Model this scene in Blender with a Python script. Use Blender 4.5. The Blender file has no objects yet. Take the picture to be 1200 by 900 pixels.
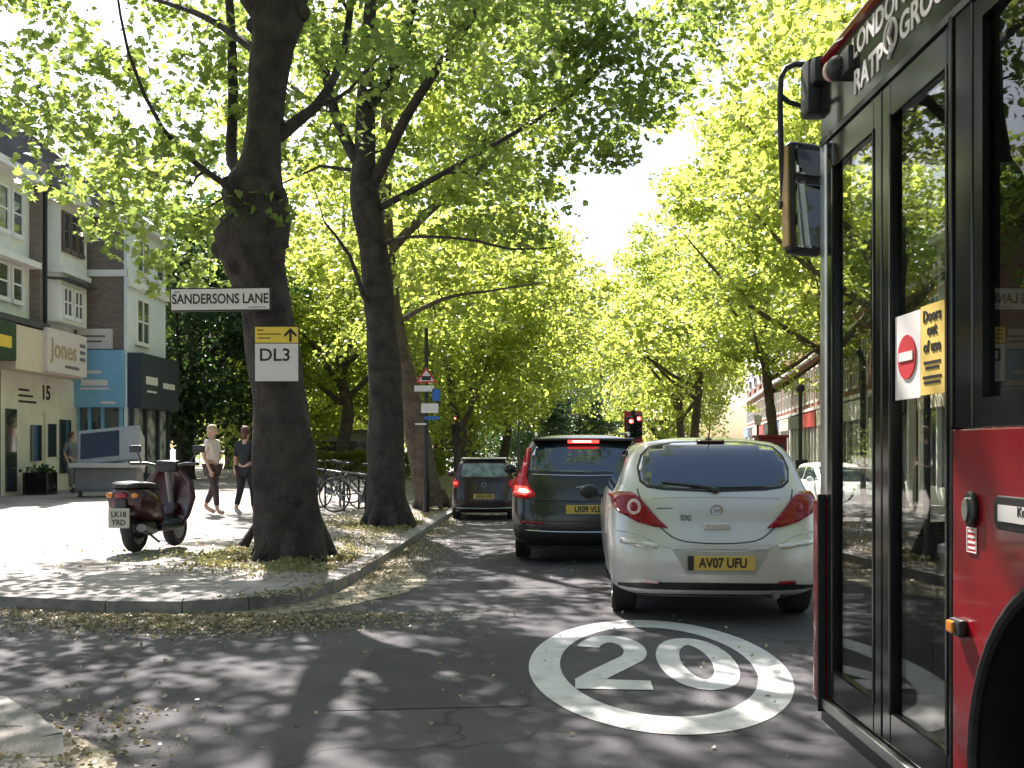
import bpy, bmesh, math, random
import numpy as np
from mathutils import Vector, Matrix
R = math.radians
random.seed(7)
SC = bpy.context.scene
COL = SC.collection

# ------------------------------------------------------------------ camera, sky, sun, exposure
F = 1150.0; HZ = 524.0; CH = 1.4
cam_d = bpy.data.cameras.new("camera"); cam = bpy.data.objects.new("camera", cam_d); COL.objects.link(cam)
cam_d.sensor_fit = 'HORIZONTAL'; cam_d.sensor_width = 36.0; cam_d.lens = 36.0*F/1200.0
cam_d.shift_y = (HZ-450.0)/1200.0
cam_d.clip_start = 0.05; cam_d.clip_end = 3000
cam.location = (0, 0, CH); cam.rotation_euler = (R(90), 0, 0)
SC.camera = cam
SUN_EL = R(50); SUN_AZ = R(-20)          # azimuth measured from +Y towards +X (sun ahead and to the left)
sdir = Vector((math.cos(SUN_EL)*math.sin(SUN_AZ), math.cos(SUN_EL)*math.cos(SUN_AZ), math.sin(SUN_EL)))
w = bpy.data.worlds.new("World"); SC.world = w; w.use_nodes = True
nt = w.node_tree; bg = nt.nodes['Background']
sky = nt.nodes.new('ShaderNodeTexSky'); sky.sky_type = 'NISHITA'; sky.sun_disc = False
sky.sun_elevation = SUN_EL; sky.sun_rotation = SUN_AZ
sky.air_density = 1.2; sky.dust_density = 2.5; sky.ozone_density = 1.0
nt.links.new(sky.outputs[0], bg.inputs[0]); bg.inputs[1].default_value = 0.085
sd = bpy.data.lights.new("sun", 'SUN'); sd.energy = 5.0; sd.angle = R(0.53); sd.color = (1.0, 0.94, 0.885)
sun = bpy.data.objects.new("sun", sd); COL.objects.link(sun); sun.location = (-10, 10, 40)
sun.rotation_euler = (-sdir).to_track_quat('-Z', 'Y').to_euler()
SC.view_settings.view_transform = 'Standard'; SC.view_settings.look = 'None'
SC.view_settings.exposure = 1.75; SC.view_settings.gamma = 1.0; SC.view_settings.use_curve_mapping = False
SC.cycles.max_bounces = 10; SC.cycles.transparent_max_bounces = 16; SC.cycles.transmission_bounces = 6
SC.cycles.diffuse_bounces = 4; SC.cycles.use_denoising = True

# ------------------------------------------------------------------ materials
MATS = {}
def mat(name, col, rough=0.7, metal=0.0, var=0.0, scale=6.0, bump=0.0, bscale=None, emit=None, estr=0.0, spec=0.5, col2=None, coat=0.0, detail=4.0):
    if name in MATS: return MATS[name]
    m = bpy.data.materials.new(name); m.use_nodes = True; t = m.node_tree
    p = t.nodes['Principled BSDF']; MATS[name] = m
    p.inputs['Base Color'].default_value = (*col, 1); p.inputs['Roughness'].default_value = rough
    p.inputs['Metallic'].default_value = metal; p.inputs['Specular IOR Level'].default_value = spec
    if coat: p.inputs['Coat Weight'].default_value = coat; p.inputs['Coat Roughness'].default_value = 0.04
    tc = t.nodes.new('ShaderNodeTexCoord')
    if var > 0 or col2:
        n = t.nodes.new('ShaderNodeTexNoise'); n.inputs['Scale'].default_value = scale; n.inputs['Detail'].default_value = detail
        t.links.new(tc.outputs['Object'], n.inputs['Vector'])
        r = t.nodes.new('ShaderNodeValToRGB'); r.color_ramp.elements[0].position = 0.3; r.color_ramp.elements[1].position = 0.7
        c2 = col2 or tuple(min(1, c*(1+var)) for c in col); c1 = col if col2 else tuple(c*(1-var) for c in col)
        r.color_ramp.elements[0].color = (*c1, 1); r.color_ramp.elements[1].color = (*c2, 1)
        t.links.new(n.outputs['Fac'], r.inputs[0]); t.links.new(r.outputs[0], p.inputs['Base Color'])
    if bump > 0:
        n2 = t.nodes.new('ShaderNodeTexNoise'); n2.inputs['Scale'].default_value = bscale or scale*4; n2.inputs['Detail'].default_value = 6
        t.links.new(tc.outputs['Object'], n2.inputs['Vector'])
        b = t.nodes.new('ShaderNodeBump'); b.inputs['Strength'].default_value = bump; b.inputs['Distance'].default_value = 0.05
        t.links.new(n2.outputs['Fac'], b.inputs['Height']); t.links.new(b.outputs[0], p.inputs['Normal'])
    if emit:
        p.inputs['Emission Color'].default_value = (*emit, 1); p.inputs['Emission Strength'].default_value = estr
    return m

def leaf_mat(name, dark, light, trans, tf=0.45, scale=9.0):
    m = bpy.data.materials.new(name); m.use_nodes = True; t = m.node_tree; MATS[name] = m
    p = t.nodes['Principled BSDF']; out = t.nodes['Material Output']
    tc = t.nodes.new('ShaderNodeTexCoord'); n = t.nodes.new('ShaderNodeTexNoise'); n.inputs['Scale'].default_value = scale
    n.inputs['Detail'].default_value = 1
    t.links.new(tc.outputs['Object'], n.inputs['Vector'])
    def ramp(a, b):
        r = t.nodes.new('ShaderNodeValToRGB'); r.color_ramp.elements[0].position = .35; r.color_ramp.elements[1].position = .65
        r.color_ramp.elements[0].color = (*a, 1); r.color_ramp.elements[1].color = (*b, 1); t.links.new(n.outputs['Fac'], r.inputs[0]); return r
    r1 = ramp(dark, light); t.links.new(r1.outputs[0], p.inputs['Base Color'])
    p.inputs['Roughness'].default_value = 0.42; p.inputs['Specular IOR Level'].default_value = 0.5
    r2 = ramp(tuple(c*0.75 for c in trans), tuple(min(1, c*1.15) for c in trans))
    tr = t.nodes.new('ShaderNodeBsdfTranslucent'); t.links.new(r2.outputs[0], tr.inputs[0])
    mx = t.nodes.new('ShaderNodeMixShader'); mx.inputs[0].default_value = tf
    t.links.new(p.outputs[0], mx.inputs[1]); t.links.new(tr.outputs[0], mx.inputs[2]); t.links.new(mx.outputs[0], out.inputs[0])
    return m

def glass_mat(name, tint=(0.75, 0.8, 0.8), ior=1.5, boost=0.0):
    m = bpy.data.materials.new(name); m.use_nodes = True; t = m.node_tree; MATS[name] = m
    t.nodes.remove(t.nodes['Principled BSDF']); out = t.nodes['Material Output']
    tr = t.nodes.new('ShaderNodeBsdfTransparent'); tr.inputs[0].default_value = (*tint, 1)
    gl = t.nodes.new('ShaderNodeBsdfGlossy'); gl.inputs['Roughness'].default_value = 0.01; gl.inputs[0].default_value = (1, 1, 1, 1)
    fr = t.nodes.new('ShaderNodeFresnel'); ge = t.nodes.new('ShaderNodeNewGeometry'); mr = t.nodes.new('ShaderNodeMapRange')
    mr.inputs['To Min'].default_value = ior; mr.inputs['To Max'].default_value = 1/ior      # same reflectance from both sides of the pane
    t.links.new(ge.outputs['Backfacing'], mr.inputs['Value']); t.links.new(mr.outputs[0], fr.inputs[0])
    mx = t.nodes.new('ShaderNodeMixShader')
    if boost:
        ad = t.nodes.new('ShaderNodeMath'); ad.operation = 'ADD'; ad.inputs[1].default_value = boost; ad.use_clamp = True
        t.links.new(fr.outputs[0], ad.inputs[0]); t.links.new(ad.outputs[0], mx.inputs[0])
    else: t.links.new(fr.outputs[0], mx.inputs[0])
    t.links.new(tr.outputs[0], mx.inputs[1]); t.links.new(gl.outputs[0], mx.inputs[2]); t.links.new(mx.outputs[0], out.inputs[0])
    return m

def brick_mat(name, c1, c2, mortar, sc=1.0, axis='x'):
    m = bpy.data.materials.new(name); m.use_nodes = True; t = m.node_tree; MATS[name] = m
    p = t.nodes['Principled BSDF']; p.inputs['Roughness'].default_value = .85
    tc = t.nodes.new('ShaderNodeTexCoord'); sx = t.nodes.new('ShaderNodeSeparateXYZ'); cb = t.nodes.new('ShaderNodeCombineXYZ')
    t.links.new(tc.outputs['Object'], sx.inputs[0]); ad = t.nodes.new('ShaderNodeMath'); ad.operation = 'ADD'
    t.links.new(sx.outputs[0], ad.inputs[0]); t.links.new(sx.outputs[1], ad.inputs[1])
    t.links.new(ad.outputs[0], cb.inputs[0]); t.links.new(sx.outputs[2], cb.inputs[1])
    b = t.nodes.new('ShaderNodeTexBrick'); b.inputs['Scale'].default_value = sc
    b.inputs['Brick Width'].default_value = .23; b.inputs['Row Height'].default_value = .075; b.inputs['Mortar Size'].default_value = .008
    b.inputs['Color1'].default_value = (*c1, 1); b.inputs['Color2'].default_value = (*c2, 1); b.inputs['Mortar'].default_value = (*mortar, 1)
    t.links.new(cb.outputs[0], b.inputs['Vector']); t.links.new(b.outputs[0], p.inputs['Base Color'])
    return m

def ground_mat(name, a, b, sc, spots=None, spot_sc=3.0, slab=None, bump=0.3, rough=.85, bsc=90, cracks=None):
    """two-tone noise, optional stains and optional paving-slab joints"""
    m = bpy.data.materials.new(name); m.use_nodes = True; t = m.node_tree; MATS[name] = m
    p = t.nodes['Principled BSDF']; p.inputs['Roughness'].default_value = rough
    tc = t.nodes.new('ShaderNodeTexCoord')
    def noise(s, d=5):
        n = t.nodes.new('ShaderNodeTexNoise'); n.inputs['Scale'].default_value = s; n.inputs['Detail'].default_value = d
        t.links.new(tc.outputs['Object'], n.inputs['Vector']); return n
    n = noise(sc); r = t.nodes.new('ShaderNodeValToRGB'); r.color_ramp.elements[0].position = .3; r.color_ramp.elements[1].position = .72
    r.color_ramp.elements[0].color = (*a, 1); r.color_ramp.elements[1].color = (*b, 1); t.links.new(n.outputs['Fac'], r.inputs[0])
    cur = r.outputs[0]
    g = noise(140, 2); gr = t.nodes.new('ShaderNodeValToRGB'); gr.color_ramp.elements[0].position = .35; gr.color_ramp.elements[1].position = .65
    gr.color_ramp.elements[0].color = (.7, .7, .7, 1); gr.color_ramp.elements[1].color = (1.25, 1.25, 1.25, 1); t.links.new(g.outputs['Fac'], gr.inputs[0])
    mm = t.nodes.new('ShaderNodeMixRGB'); mm.blend_type = 'MULTIPLY'; mm.inputs[0].default_value = 1
    t.links.new(cur, mm.inputs[1]); t.links.new(gr.outputs[0], mm.inputs[2]); cur = mm.outputs[0]
    if spots:
        s = noise(spot_sc, 3); sr = t.nodes.new('ShaderNodeValToRGB'); sr.color_ramp.elements[0].position = .56; sr.color_ramp.elements[1].position = .66
        t.links.new(s.outputs['Fac'], sr.inputs[0]); mx = t.nodes.new('ShaderNodeMixRGB'); mx.inputs[2].default_value = (*spots, 1)
        t.links.new(sr.outputs[0], mx.inputs[0]); t.links.new(cur, mx.inputs[1]); cur = mx.outputs[0]
    if cracks:
        vo = t.nodes.new('ShaderNodeTexVoronoi'); vo.feature = 'DISTANCE_TO_EDGE'; vo.inputs['Scale'].default_value = cracks
        nd = noise(2.2, 6); ma = t.nodes.new('ShaderNodeVectorMath'); ma.operation = 'MULTIPLY_ADD'; ma.inputs[1].default_value = (.9, .9, .9)
        t.links.new(nd.outputs['Color'], ma.inputs[0]); t.links.new(tc.outputs['Object'], ma.inputs[2]); t.links.new(ma.outputs[0], vo.inputs['Vector'])
        cr = t.nodes.new('ShaderNodeValToRGB'); cr.color_ramp.elements[0].position = .0; cr.color_ramp.elements[1].position = .012
        cr.color_ramp.elements[0].color = (.35, .35, .35, 1); cr.color_ramp.elements[1].color = (1, 1, 1, 1); t.links.new(vo.outputs['Distance'], cr.inputs[0])
        m3 = t.nodes.new('ShaderNodeMixRGB'); m3.blend_type = 'MULTIPLY'; m3.inputs[0].default_value = 1
        t.links.new(cur, m3.inputs[1]); t.links.new(cr.outputs[0], m3.inputs[2]); cur = m3.outputs[0]
    if slab:
        br = t.nodes.new('ShaderNodeTexBrick'); br.inputs['Scale'].default_value = 1; br.inputs['Brick Width'].default_value = slab[0]
        br.inputs['Row Height'].default_value = slab[1]; br.inputs['Mortar Size'].default_value = .014
        br.inputs['Color1'].default_value = (1, 1, 1, 1); br.inputs['Color2'].default_value = (.86, .85, .84, 1); br.inputs['Mortar'].default_value = (.35, .34, .32, 1)
        t.links.new(tc.outputs['Object'], br.inputs['Vector'])
        m2 = t.nodes.new('ShaderNodeMixRGB'); m2.blend_type = 'MULTIPLY'; m2.inputs[0].default_value = 1
        t.links.new(cur, m2.inputs[1]); t.links.new(br.outputs[0], m2.inputs[2]); cur = m2.outputs[0]
    t.links.new(cur, p.inputs['Base Color'])
    n2 = noise(bsc, 6); bp = t.nodes.new('ShaderNodeBump'); bp.inputs['Strength'].default_value = bump; bp.inputs['Distance'].default_value = .01
    t.links.new(n2.outputs['Fac'], bp.inputs['Height']); t.links.new(bp.outputs[0], p.inputs['Normal'])
    return m

asphalt = ground_mat('asphalt', (.046, .042, .047), (.086, .079, .086), .8, spots=(.036, .033, .037), spot_sc=.6, bump=.6, cracks=.35)
patchmat = ground_mat('asphalt_patch', (.034, .032, .036), (.052, .049, .054), 3, bump=.8, bsc=60)
paving = ground_mat('paving', (.25, .225, .215), (.36, .325, .31), 1.3, spots=(.19, .165, .15), spot_sc=1.2, slab=(.6, .45), bump=.25)
soilmat = ground_mat('soil', (.15, .12, .075), (.32, .27, .18), 5, spots=(.07, .08, .03), spot_sc=6, bump=.8, bsc=30)
earth = ground_mat('earth', (.10, .10, .09), (.15, .14, .12), .3, bump=.2)
driftmat = ground_mat('debris_drift', (.17, .14, .10), (.42, .37, .28), 14, spots=(.06, .055, .05), spot_sc=9, bump=1.0, bsc=45)
kerbmat = mat('granite', (.22, .205, .2), .8, var=.3, scale=8, bump=.3, bscale=60)
road_white = ground_mat('road_paint', (.52, .50, .50), (.64, .62, .61), 4, spots=(.46, .445, .44), spot_sc=7, bump=.35)
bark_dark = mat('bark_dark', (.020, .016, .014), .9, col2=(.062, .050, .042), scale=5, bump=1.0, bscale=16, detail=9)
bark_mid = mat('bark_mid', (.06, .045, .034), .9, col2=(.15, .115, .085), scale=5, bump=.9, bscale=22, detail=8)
leaf_a = leaf_mat('leaf_plane', (.045, .075, .026), (.085, .125, .036), (.42, .55, .11), .48)
leaf_b = leaf_mat('leaf_yellow', (.065, .10, .025), (.11, .15, .035), (.66, .76, .14), .55)
leaf_d = leaf_mat('leaf_dark', (.018, .045, .018), (.035, .075, .025), (.12, .24, .05), .25)
leaf_h = leaf_mat('leaf_hedge', (.08, .11, .03), (.12, .16, .045), (.6, .7, .14), .5)
litter_mat = leaf_mat('leaf_litter', (.15, .12, .075), (.42, .36, .24), (.45, .36, .2), .2, 14)
weed_mat = leaf_mat('weed', (.12, .12, .05), (.30, .26, .12), (.4, .38, .14), .3, 10)
white_paint = mat('white_paint', (.78, .77, .74), .6, var=.07, scale=2)
cream = mat('cream_render', (.72, .66, .56), .7, var=.08, scale=2)
black = mat('black_plastic', (.018, .018, .02), .45, var=.2, scale=20)
gloss_black = mat('gloss_black', (.012, .012, .014), .12, var=.1, scale=5)
rubber = mat('rubber', (.02, .02, .02), .8, var=.2, scale=30, bump=.2)
chrome = mat('chrome', (.6, .6, .6), .25, 1.0, var=.1)
alu = mat('aluminium', (.5, .5, .5), .4, 1.0, var=.1)
grey_metal = mat('grey_metal', (.2, .2, .21), .5, .5, var=.1)
dark_glass = mat('dark_glass', (.026, .038, .052), .03, var=.1, scale=3, spec=1.0, coat=1.0)
pane_mat = mat('window_pane', (.05, .06, .07), .06, var=.4, scale=1.5, spec=.9)
bus_red = mat('bus_red', (.20, .004, .010), .25, coat=.45, var=.08, scale=3, spec=.5)
silver = mat('silver_paint', (.58, .55, .53), .33, .25, coat=.7, var=.03, scale=3)
suv_paint = mat('suv_paint', (.016, .014, .016), .3, .1, coat=.5, var=.1, scale=3)
maroon = mat('maroon_paint', (.028, .010, .012), .3, .1, coat=.5, var=.1, scale=3)
car_white = mat('car_white', (.75, .75, .74), .3, coat=.6, var=.04)
red_lens = mat('red_lens', (.26, .004, .016), .2, var=.3, scale=18, coat=.3, spec=.3)
clear_lens = mat('clear_lens', (.75, .5, .48), .12, var=.1, scale=40)
brake_on = mat('brake_on', (.9, .03, .02), .3, emit=(1, .04, .03), estr=1.4)
brake_core = mat('brake_core', (1, .5, .4), .3, emit=(1, .45, .35), estr=4)
brake_glow = mat('brake_dim', (.16, .006, .008), .2, emit=(1, .02, .02), estr=.05)
plate_y = mat('plate_yellow', (.62, .42, .09), .45, var=.06, scale=20)
plate_w = mat('plate_pale', (.33, .33, .27), .45, var=.06, scale=20)
ink = mat('ink_black', (.015, .015, .018), .5, var=.1)
sign_white = mat('sign_white', (.70, .66, .66), .5, var=.05, scale=6)
sign_yellow = mat('sign_yellow', (.80, .55, .07), .5, var=.05, scale=6)
sign_red = mat('sign_red', (.5, .03, .04), .45, var=.08)
sign_blue = mat('sign_blue', (.03, .12, .45), .45, var=.08)
shop_blue = mat('shop_blue', (.19, .42, .62), .6, var=.06)
shop_dark = mat('shop_dark', (.03, .04, .055), .5, var=.15)
shop_green = mat('shop_green', (.02, .05, .03), .5, var=.15)
shop_cream = mat('shop_cream', (.66, .57, .44), .6, var=.06)
shop_pink = mat('shop_pink', (.66, .58, .56), .6, var=.05)
brick_grey = brick_mat('brick_brown', (.15, .12, .10), (.21, .17, .145), (.22, .2, .18))
brick_red = brick_mat('brick_red', (.27, .075, .045), (.20, .055, .035), (.25, .2, .17))
brick_orange = brick_mat('brick_orange', (.46, .20, .11), (.38, .16, .09), (.45, .38, .32))
slate = mat('slate', (.06, .06, .07), .6, var=.3, scale=4, bump=.4)
glass = glass_mat('bus_glass', (.95, .96, .95), 1.42, 0)
glass_dk = glass_mat('bus_glass_tinted', (.40, .43, .43), 1.42, 0)
mirror = mat('mirror_face', (.55, .56, .58), .03, 1.0, var=.02)
interior = mat('bus_interior', (.03, .03, .034), .6, var=.3, scale=6)
seat_blue = mat('seat_blue', (.04, .07, .16), .8, var=.3, scale=30)
skin_m = mat('skin', (.50, .29, .21), .55, var=.06)
hair_b = mat('hair_fair', (.42, .32, .20), .7, var=.2, scale=30)
hair_d = mat('hair_auburn', (.10, .045, .025), .7, var=.2, scale=30)
shirt_w = mat('shirt_pale_pink', (.72, .62, .58), .8, var=.04)
cloth_blk = mat('cloth_black', (.018, .018, .022), .85, var=.2)
cloth_gry = mat('cloth_grey', (.16, .16, .17), .85, var=.15)
legging = mat('cloth_wine', (.05, .03, .035), .8, var=.2)
scooter_red = mat('scooter_maroon', (.035, .007, .011), .35, coat=.3, var=.15, scale=5)
amber = mat('amber', (.6, .2, .03), .3, var=.1)

# ------------------------------------------------------------------ objects
def tag(o, label=None, cat=None, group=None, kind=None):
    if label: o['label'] = label
    if cat: o['category'] = cat
    if group: o['group'] = group
    if kind: o['kind'] = kind
    return o
def thing(name, label, cat, loc=(0, 0, 0), rz=0, group=None):
    o = bpy.data.objects.new(name, None); COL.objects.link(o); o.location = loc; o.rotation_euler = (0, 0, rz)
    o.empty_display_size = .2
    return tag(o, label, cat, group)
def copy_tree(o, parent=None):
    c = o.copy(); COL.objects.link(c)
    if parent: c.parent = parent
    for ch in list(o.children): copy_tree(ch, c)
    return c
def link(name, me, material, parent=None, smooth=False):
    if material: 
        me.materials.clear(); me.materials.append(material)
    if smooth: me.polygons.foreach_set('use_smooth', [True]*len(me.polygons))
    me.update()
    o = bpy.data.objects.new(name, me); COL.objects.link(o)
    if parent: o.parent = parent
    return o

class MB:
    """collects shapes into ONE mesh"""
    def __init__(s, off=(0, 0, 0)): s.v = []; s.f = []; s.o = Vector(off)
    def add(s, vs, fs):
        b = len(s.v); s.v += [tuple(Vector(p)-s.o) for p in vs]; s.f += [tuple(b+i for i in f) for f in fs]
    def box(s, x0, x1, y0, y1, z0, z1, M=None):
        vs = [Vector(p) for p in ((x0, y0, z0), (x1, y0, z0), (x1, y1, z0), (x0, y1, z0), (x0, y0, z1), (x1, y0, z1), (x1, y1, z1), (x0, y1, z1))]
        if M: vs = [M @ p for p in vs]
        s.add(vs, [(0, 3, 2, 1), (4, 5, 6, 7), (0, 1, 5, 4), (1, 2, 6, 5), (2, 3, 7, 6), (3, 0, 4, 7)]); return s
    def rbox(s, x0, x1, y0, y1, z0, z1, b=.01, M=None, seg=2):
        bm = bmesh.new(); bmesh.ops.create_cube(bm, size=1)
        for v in bm.verts: v.co = Vector((x0+(v.co.x+.5)*(x1-x0), y0+(v.co.y+.5)*(y1-y0), z0+(v.co.z+.5)*(z1-z0)))
        bmesh.ops.bevel(bm, geom=bm.edges[:], offset=b, segments=seg, profile=.6, affect='EDGES'); bm.verts.index_update()
        s.add([(M @ v.co) if M else v.co.copy() for v in bm.verts], [tuple(v.index for v in f.verts) for f in bm.faces]); bm.free(); return s
    def fbox(s, fr, u0, u1, v0, v1, w0, w1):
        O, U, V, N = fr
        vs = [O+U*a+V*b+N*c for a, b, c in ((u0, v0, w0), (u1, v0, w0), (u1, v0, w1), (u0, v0, w1), (u0, v1, w0), (u1, v1, w0), (u1, v1, w1), (u0, v1, w1))]
        s.add(vs, [(0, 3, 2, 1), (4, 5, 6, 7), (0, 1, 5, 4), (1, 2, 6, 5), (2, 3, 7, 6), (3, 0, 4, 7)]); return s
    def fpoly(s, fr, pts, w0, w1):
        """extruded outline in a frame's u,v plane"""
        O, U, V, N = fr; n = len(pts)
        vs = [O+U*a+V*b+N*w0 for a, b in pts]+[O+U*a+V*b+N*w1 for a, b in pts]
        s.add(vs, [tuple(range(n-1, -1, -1)), tuple(range(n, 2*n))]+[(i, (i+1) % n, n+(i+1) % n, n+i) for i in range(n)]); return s
    def tube(s, pts, rad, n=8, cap=True, bumpf=None):
        pts = [Vector(p) for p in pts]; k = len(pts)
        if not hasattr(rad, '__len__'): rad = [rad]*k
        T = [(pts[min(i+1, k-1)]-pts[max(i-1, 0)]).normalized() for i in range(k)]
        a = Vector((0, 0, 1)) if abs(T[0].z) < .9 else Vector((1, 0, 0))
        nrm = T[0].cross(a).normalized(); vs = []
        for i in range(k):
            nrm = (nrm-T[i]*nrm.dot(T[i])).normalized(); bn = T[i].cross(nrm)
            for j in range(n):
                an = 2*math.pi*j/n; r = rad[i]*(bumpf(i, an, pts[i]) if bumpf else 1)
                vs.append(pts[i]+(nrm*math.cos(an)+bn*math.sin(an))*r)
        fs = [(i*n+j, i*n+(j+1) % n, (i+1)*n+(j+1) % n, (i+1)*n+j) for i in range(k-1) for j in range(n)]
        if cap: fs += [tuple(range(n-1, -1, -1)), tuple((k-1)*n+j for j in range(n))]
        s.add(vs, fs); return s
    def ring(s, c, ax, r, t, n=28, m=8):
        """torus round axis ax"""
        c = Vector(c); ax = Vector(ax).normalized(); u = ax.orthogonal().normalized(); v = ax.cross(u); vs = []
        for i in range(n):
            a = 2*math.pi*i/n; d = u*math.cos(a)+v*math.sin(a)
            for j in range(m):
                b = 2*math.pi*j/m; vs.append(c+d*(r+t*math.cos(b))+ax*(t*math.sin(b)))
        s.add(vs, [(i*m+j, ((i+1) % n)*m+j, ((i+1) % n)*m+(j+1) % m, i*m+(j+1) % m) for i in range(n) for j in range(m)]); return s
    def lathe(s, c, ax, prof, n=32):
        """prof: (radius, along-axis) closed outline"""
        c = Vector(c); ax = Vector(ax).normalized(); u = ax.orthogonal().normalized(); v = ax.cross(u); k = len(prof); vs = []
        for i in range(n):
            a = 2*math.pi*i/n; d = u*math.cos(a)+v*math.sin(a)
            for r, h in prof: vs.append(c+d*r+ax*h)
        s.add(vs, [(i*k+j, i*k+(j+1) % k, ((i+1) % n)*k+(j+1) % k, ((i+1) % n)*k+j) for i in range(n) for j in range(k)]); return s
    def disk(s, c, ax, r, h, n=28):
        c = Vector(c); ax = Vector(ax).normalized(); s.tube([c, c+ax*h], r, n); return s
    def ball(s, c, rx, ry=None, rz=None, n=12, M=None):
        ry = ry or rx; rz = rz or rx; bm = bmesh.new(); bmesh.ops.create_uvsphere(bm, u_segments=n*2, v_segments=n, radius=1); bm.verts.index_update()
        vs = [Vector((v.co.x*rx, v.co.y*ry, v.co.z*rz)) for v in bm.verts]
        if M: vs = [M @ p for p in vs]
        s.add([p+Vector(c) for p in vs], [tuple(v.index for v in f.verts) for f in bm.faces]); bm.free(); return s
    def build(s, name, material, parent=None, smooth=False, bevel=0):
        me = bpy.data.meshes.new(name); me.from_pydata(s.v, [], s.f)
        o = link(name, me, material, parent, smooth)
        if smooth:
            try: me.set_sharp_from_angle(angle=R(40))
            except Exception: pass
        if bevel:
            b = o.modifiers.new('bevel', 'BEVEL'); b.width = bevel; b.segments = 2; b.limit_method = 'ANGLE'; b.angle_limit = R(40)
        return o

def text_part(s, size, origin, xdir, ydir, material, parent, name='lettering', bold=0.0, extrude=.002, align='CENTER', sx=1.0):
    cu = bpy.data.curves.new('t', 'FONT'); cu.body = s; cu.size = size; cu.align_x = align; cu.align_y = 'CENTER'; cu.extrude = extrude; cu.offset = bold
    cu.resolution_u = 4
    to = bpy.data.objects.new('t', cu); COL.objects.link(to)
    dg = bpy.context.evaluated_depsgraph_get(); me = bpy.data.meshes.new_from_object(to.evaluated_get(dg))
    bpy.data.objects.remove(to); 
    X = Vector(xdir).normalized(); Y = Vector(ydir).normalized(); Z = X.cross(Y)
    M = Matrix.Translation(Vector(origin)) @ Matrix((X, Y, Z)).transposed().to_4x4() @ Matrix.Diagonal((sx, 1, 1, 1))
    me.transform(M); return link(name, me, material, parent)

def px(x, y, d): return Vector(((x-600)/F*d, d, CH+(HZ-y)/F*d))
def sstep(a, b, x): t = min(1, max(0, (x-a)/(b-a))); return t*t*(3-2*t)
def gz(x, y): return -.025*min(30, max(0, y-9))*sstep(-5, -2.2, x)

def sheet(name, poly, step, z, material, kind='structure', skirt=0.0, extra=None):
    """polygon on the ground cut into a grid and draped over the terrain, with an optional vertical kerb face"""
    bm = bmesh.new(); f = bm.faces.new([bm.verts.new((a, b, 0)) for a, b in poly])
    xs = [p[0] for p in poly]; ys = [p[1] for p in poly]
    if f.normal.z < 0: bmesh.ops.reverse_faces(bm, faces=bm.faces[:])
    def cut(lo, hi, ax):
        v = math.ceil(lo/step)*step
        while v < hi:
            if v > lo+1e-4:
                no = (1, 0, 0) if ax == 0 else (0, 1, 0); co = (v, 0, 0) if ax == 0 else (0, v, 0)
                bmesh.ops.bisect_plane(bm, geom=bm.verts[:]+bm.edges[:]+bm.faces[:], plane_co=co, plane_no=no)
            v += step
    cut(max(min(xs), -8), min(max(xs), 8), 0); cut(max(min(ys), 0), min(max(ys), 45), 1)
    bmesh.ops.triangulate(bm, faces=[f for f in bm.faces if len(f.verts) > 4])
    if skirt:
        ret = bmesh.ops.extrude_edge_only(bm, edges=[e for e in bm.edges if e.is_boundary])
        for v in [g for g in ret['geom'] if isinstance(g, bmesh.types.BMVert)]: v.co.z = -skirt
    for v in bm.verts: v.co.z += gz(v.co.x, v.co.y)+z
    bmesh.ops.recalc_face_normals(bm, faces=bm.faces[:])
    if sum(f.normal.z*f.calc_area() for f in bm.faces) < 0: bmesh.ops.reverse_faces(bm, faces=bm.faces[:])
    me = bpy.data.meshes.new(name); bm.to_mesh(me); bm.free()
    return tag(link(name, me, material), kind=kind)

# ------------------------------------------------------------------ the setting
gp = [(-700, -60), (-9, -60), (13, -60), (700, -60), (700, 1500), (-700, 1500)]
sheet('ground', gp, 1.0, -.03, earth)
sheet('road', [(-45, -40), (12, -40), (11, 20), (12, 60), (24, 170), (14, 170), (4, 110), (-2, 60), (-3, 30), (-3, 11), (-45, 14)], .8, 0, asphalt)
KERB = [(3.4, 110), (-.2, 70), (-1.2, 42), (-1.55, 30), (-1.62, 22), (-1.62, 14), (-1.66, 10.4), (-1.72, 9.5), (-1.9, 8.85), (-2.25, 8.4), (-2.75, 8.18), (-3.4, 8.2), (-5, 8.6), (-9, 10.0), (-14, 11.8), (-40, 18)]
PT = .12
def offset_line(line, d):
    out = []
    for i, p in enumerate(line):
        a = Vector(line[max(i-1, 0)]).to_2d() if i else Vector(p); b = Vector(line[min(i+1, len(line)-1)])
        t = (Vector(b)-Vector(a)).normalized(); out.append((p[0]+t.y*d, p[1]-t.x*d))
    return out
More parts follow.
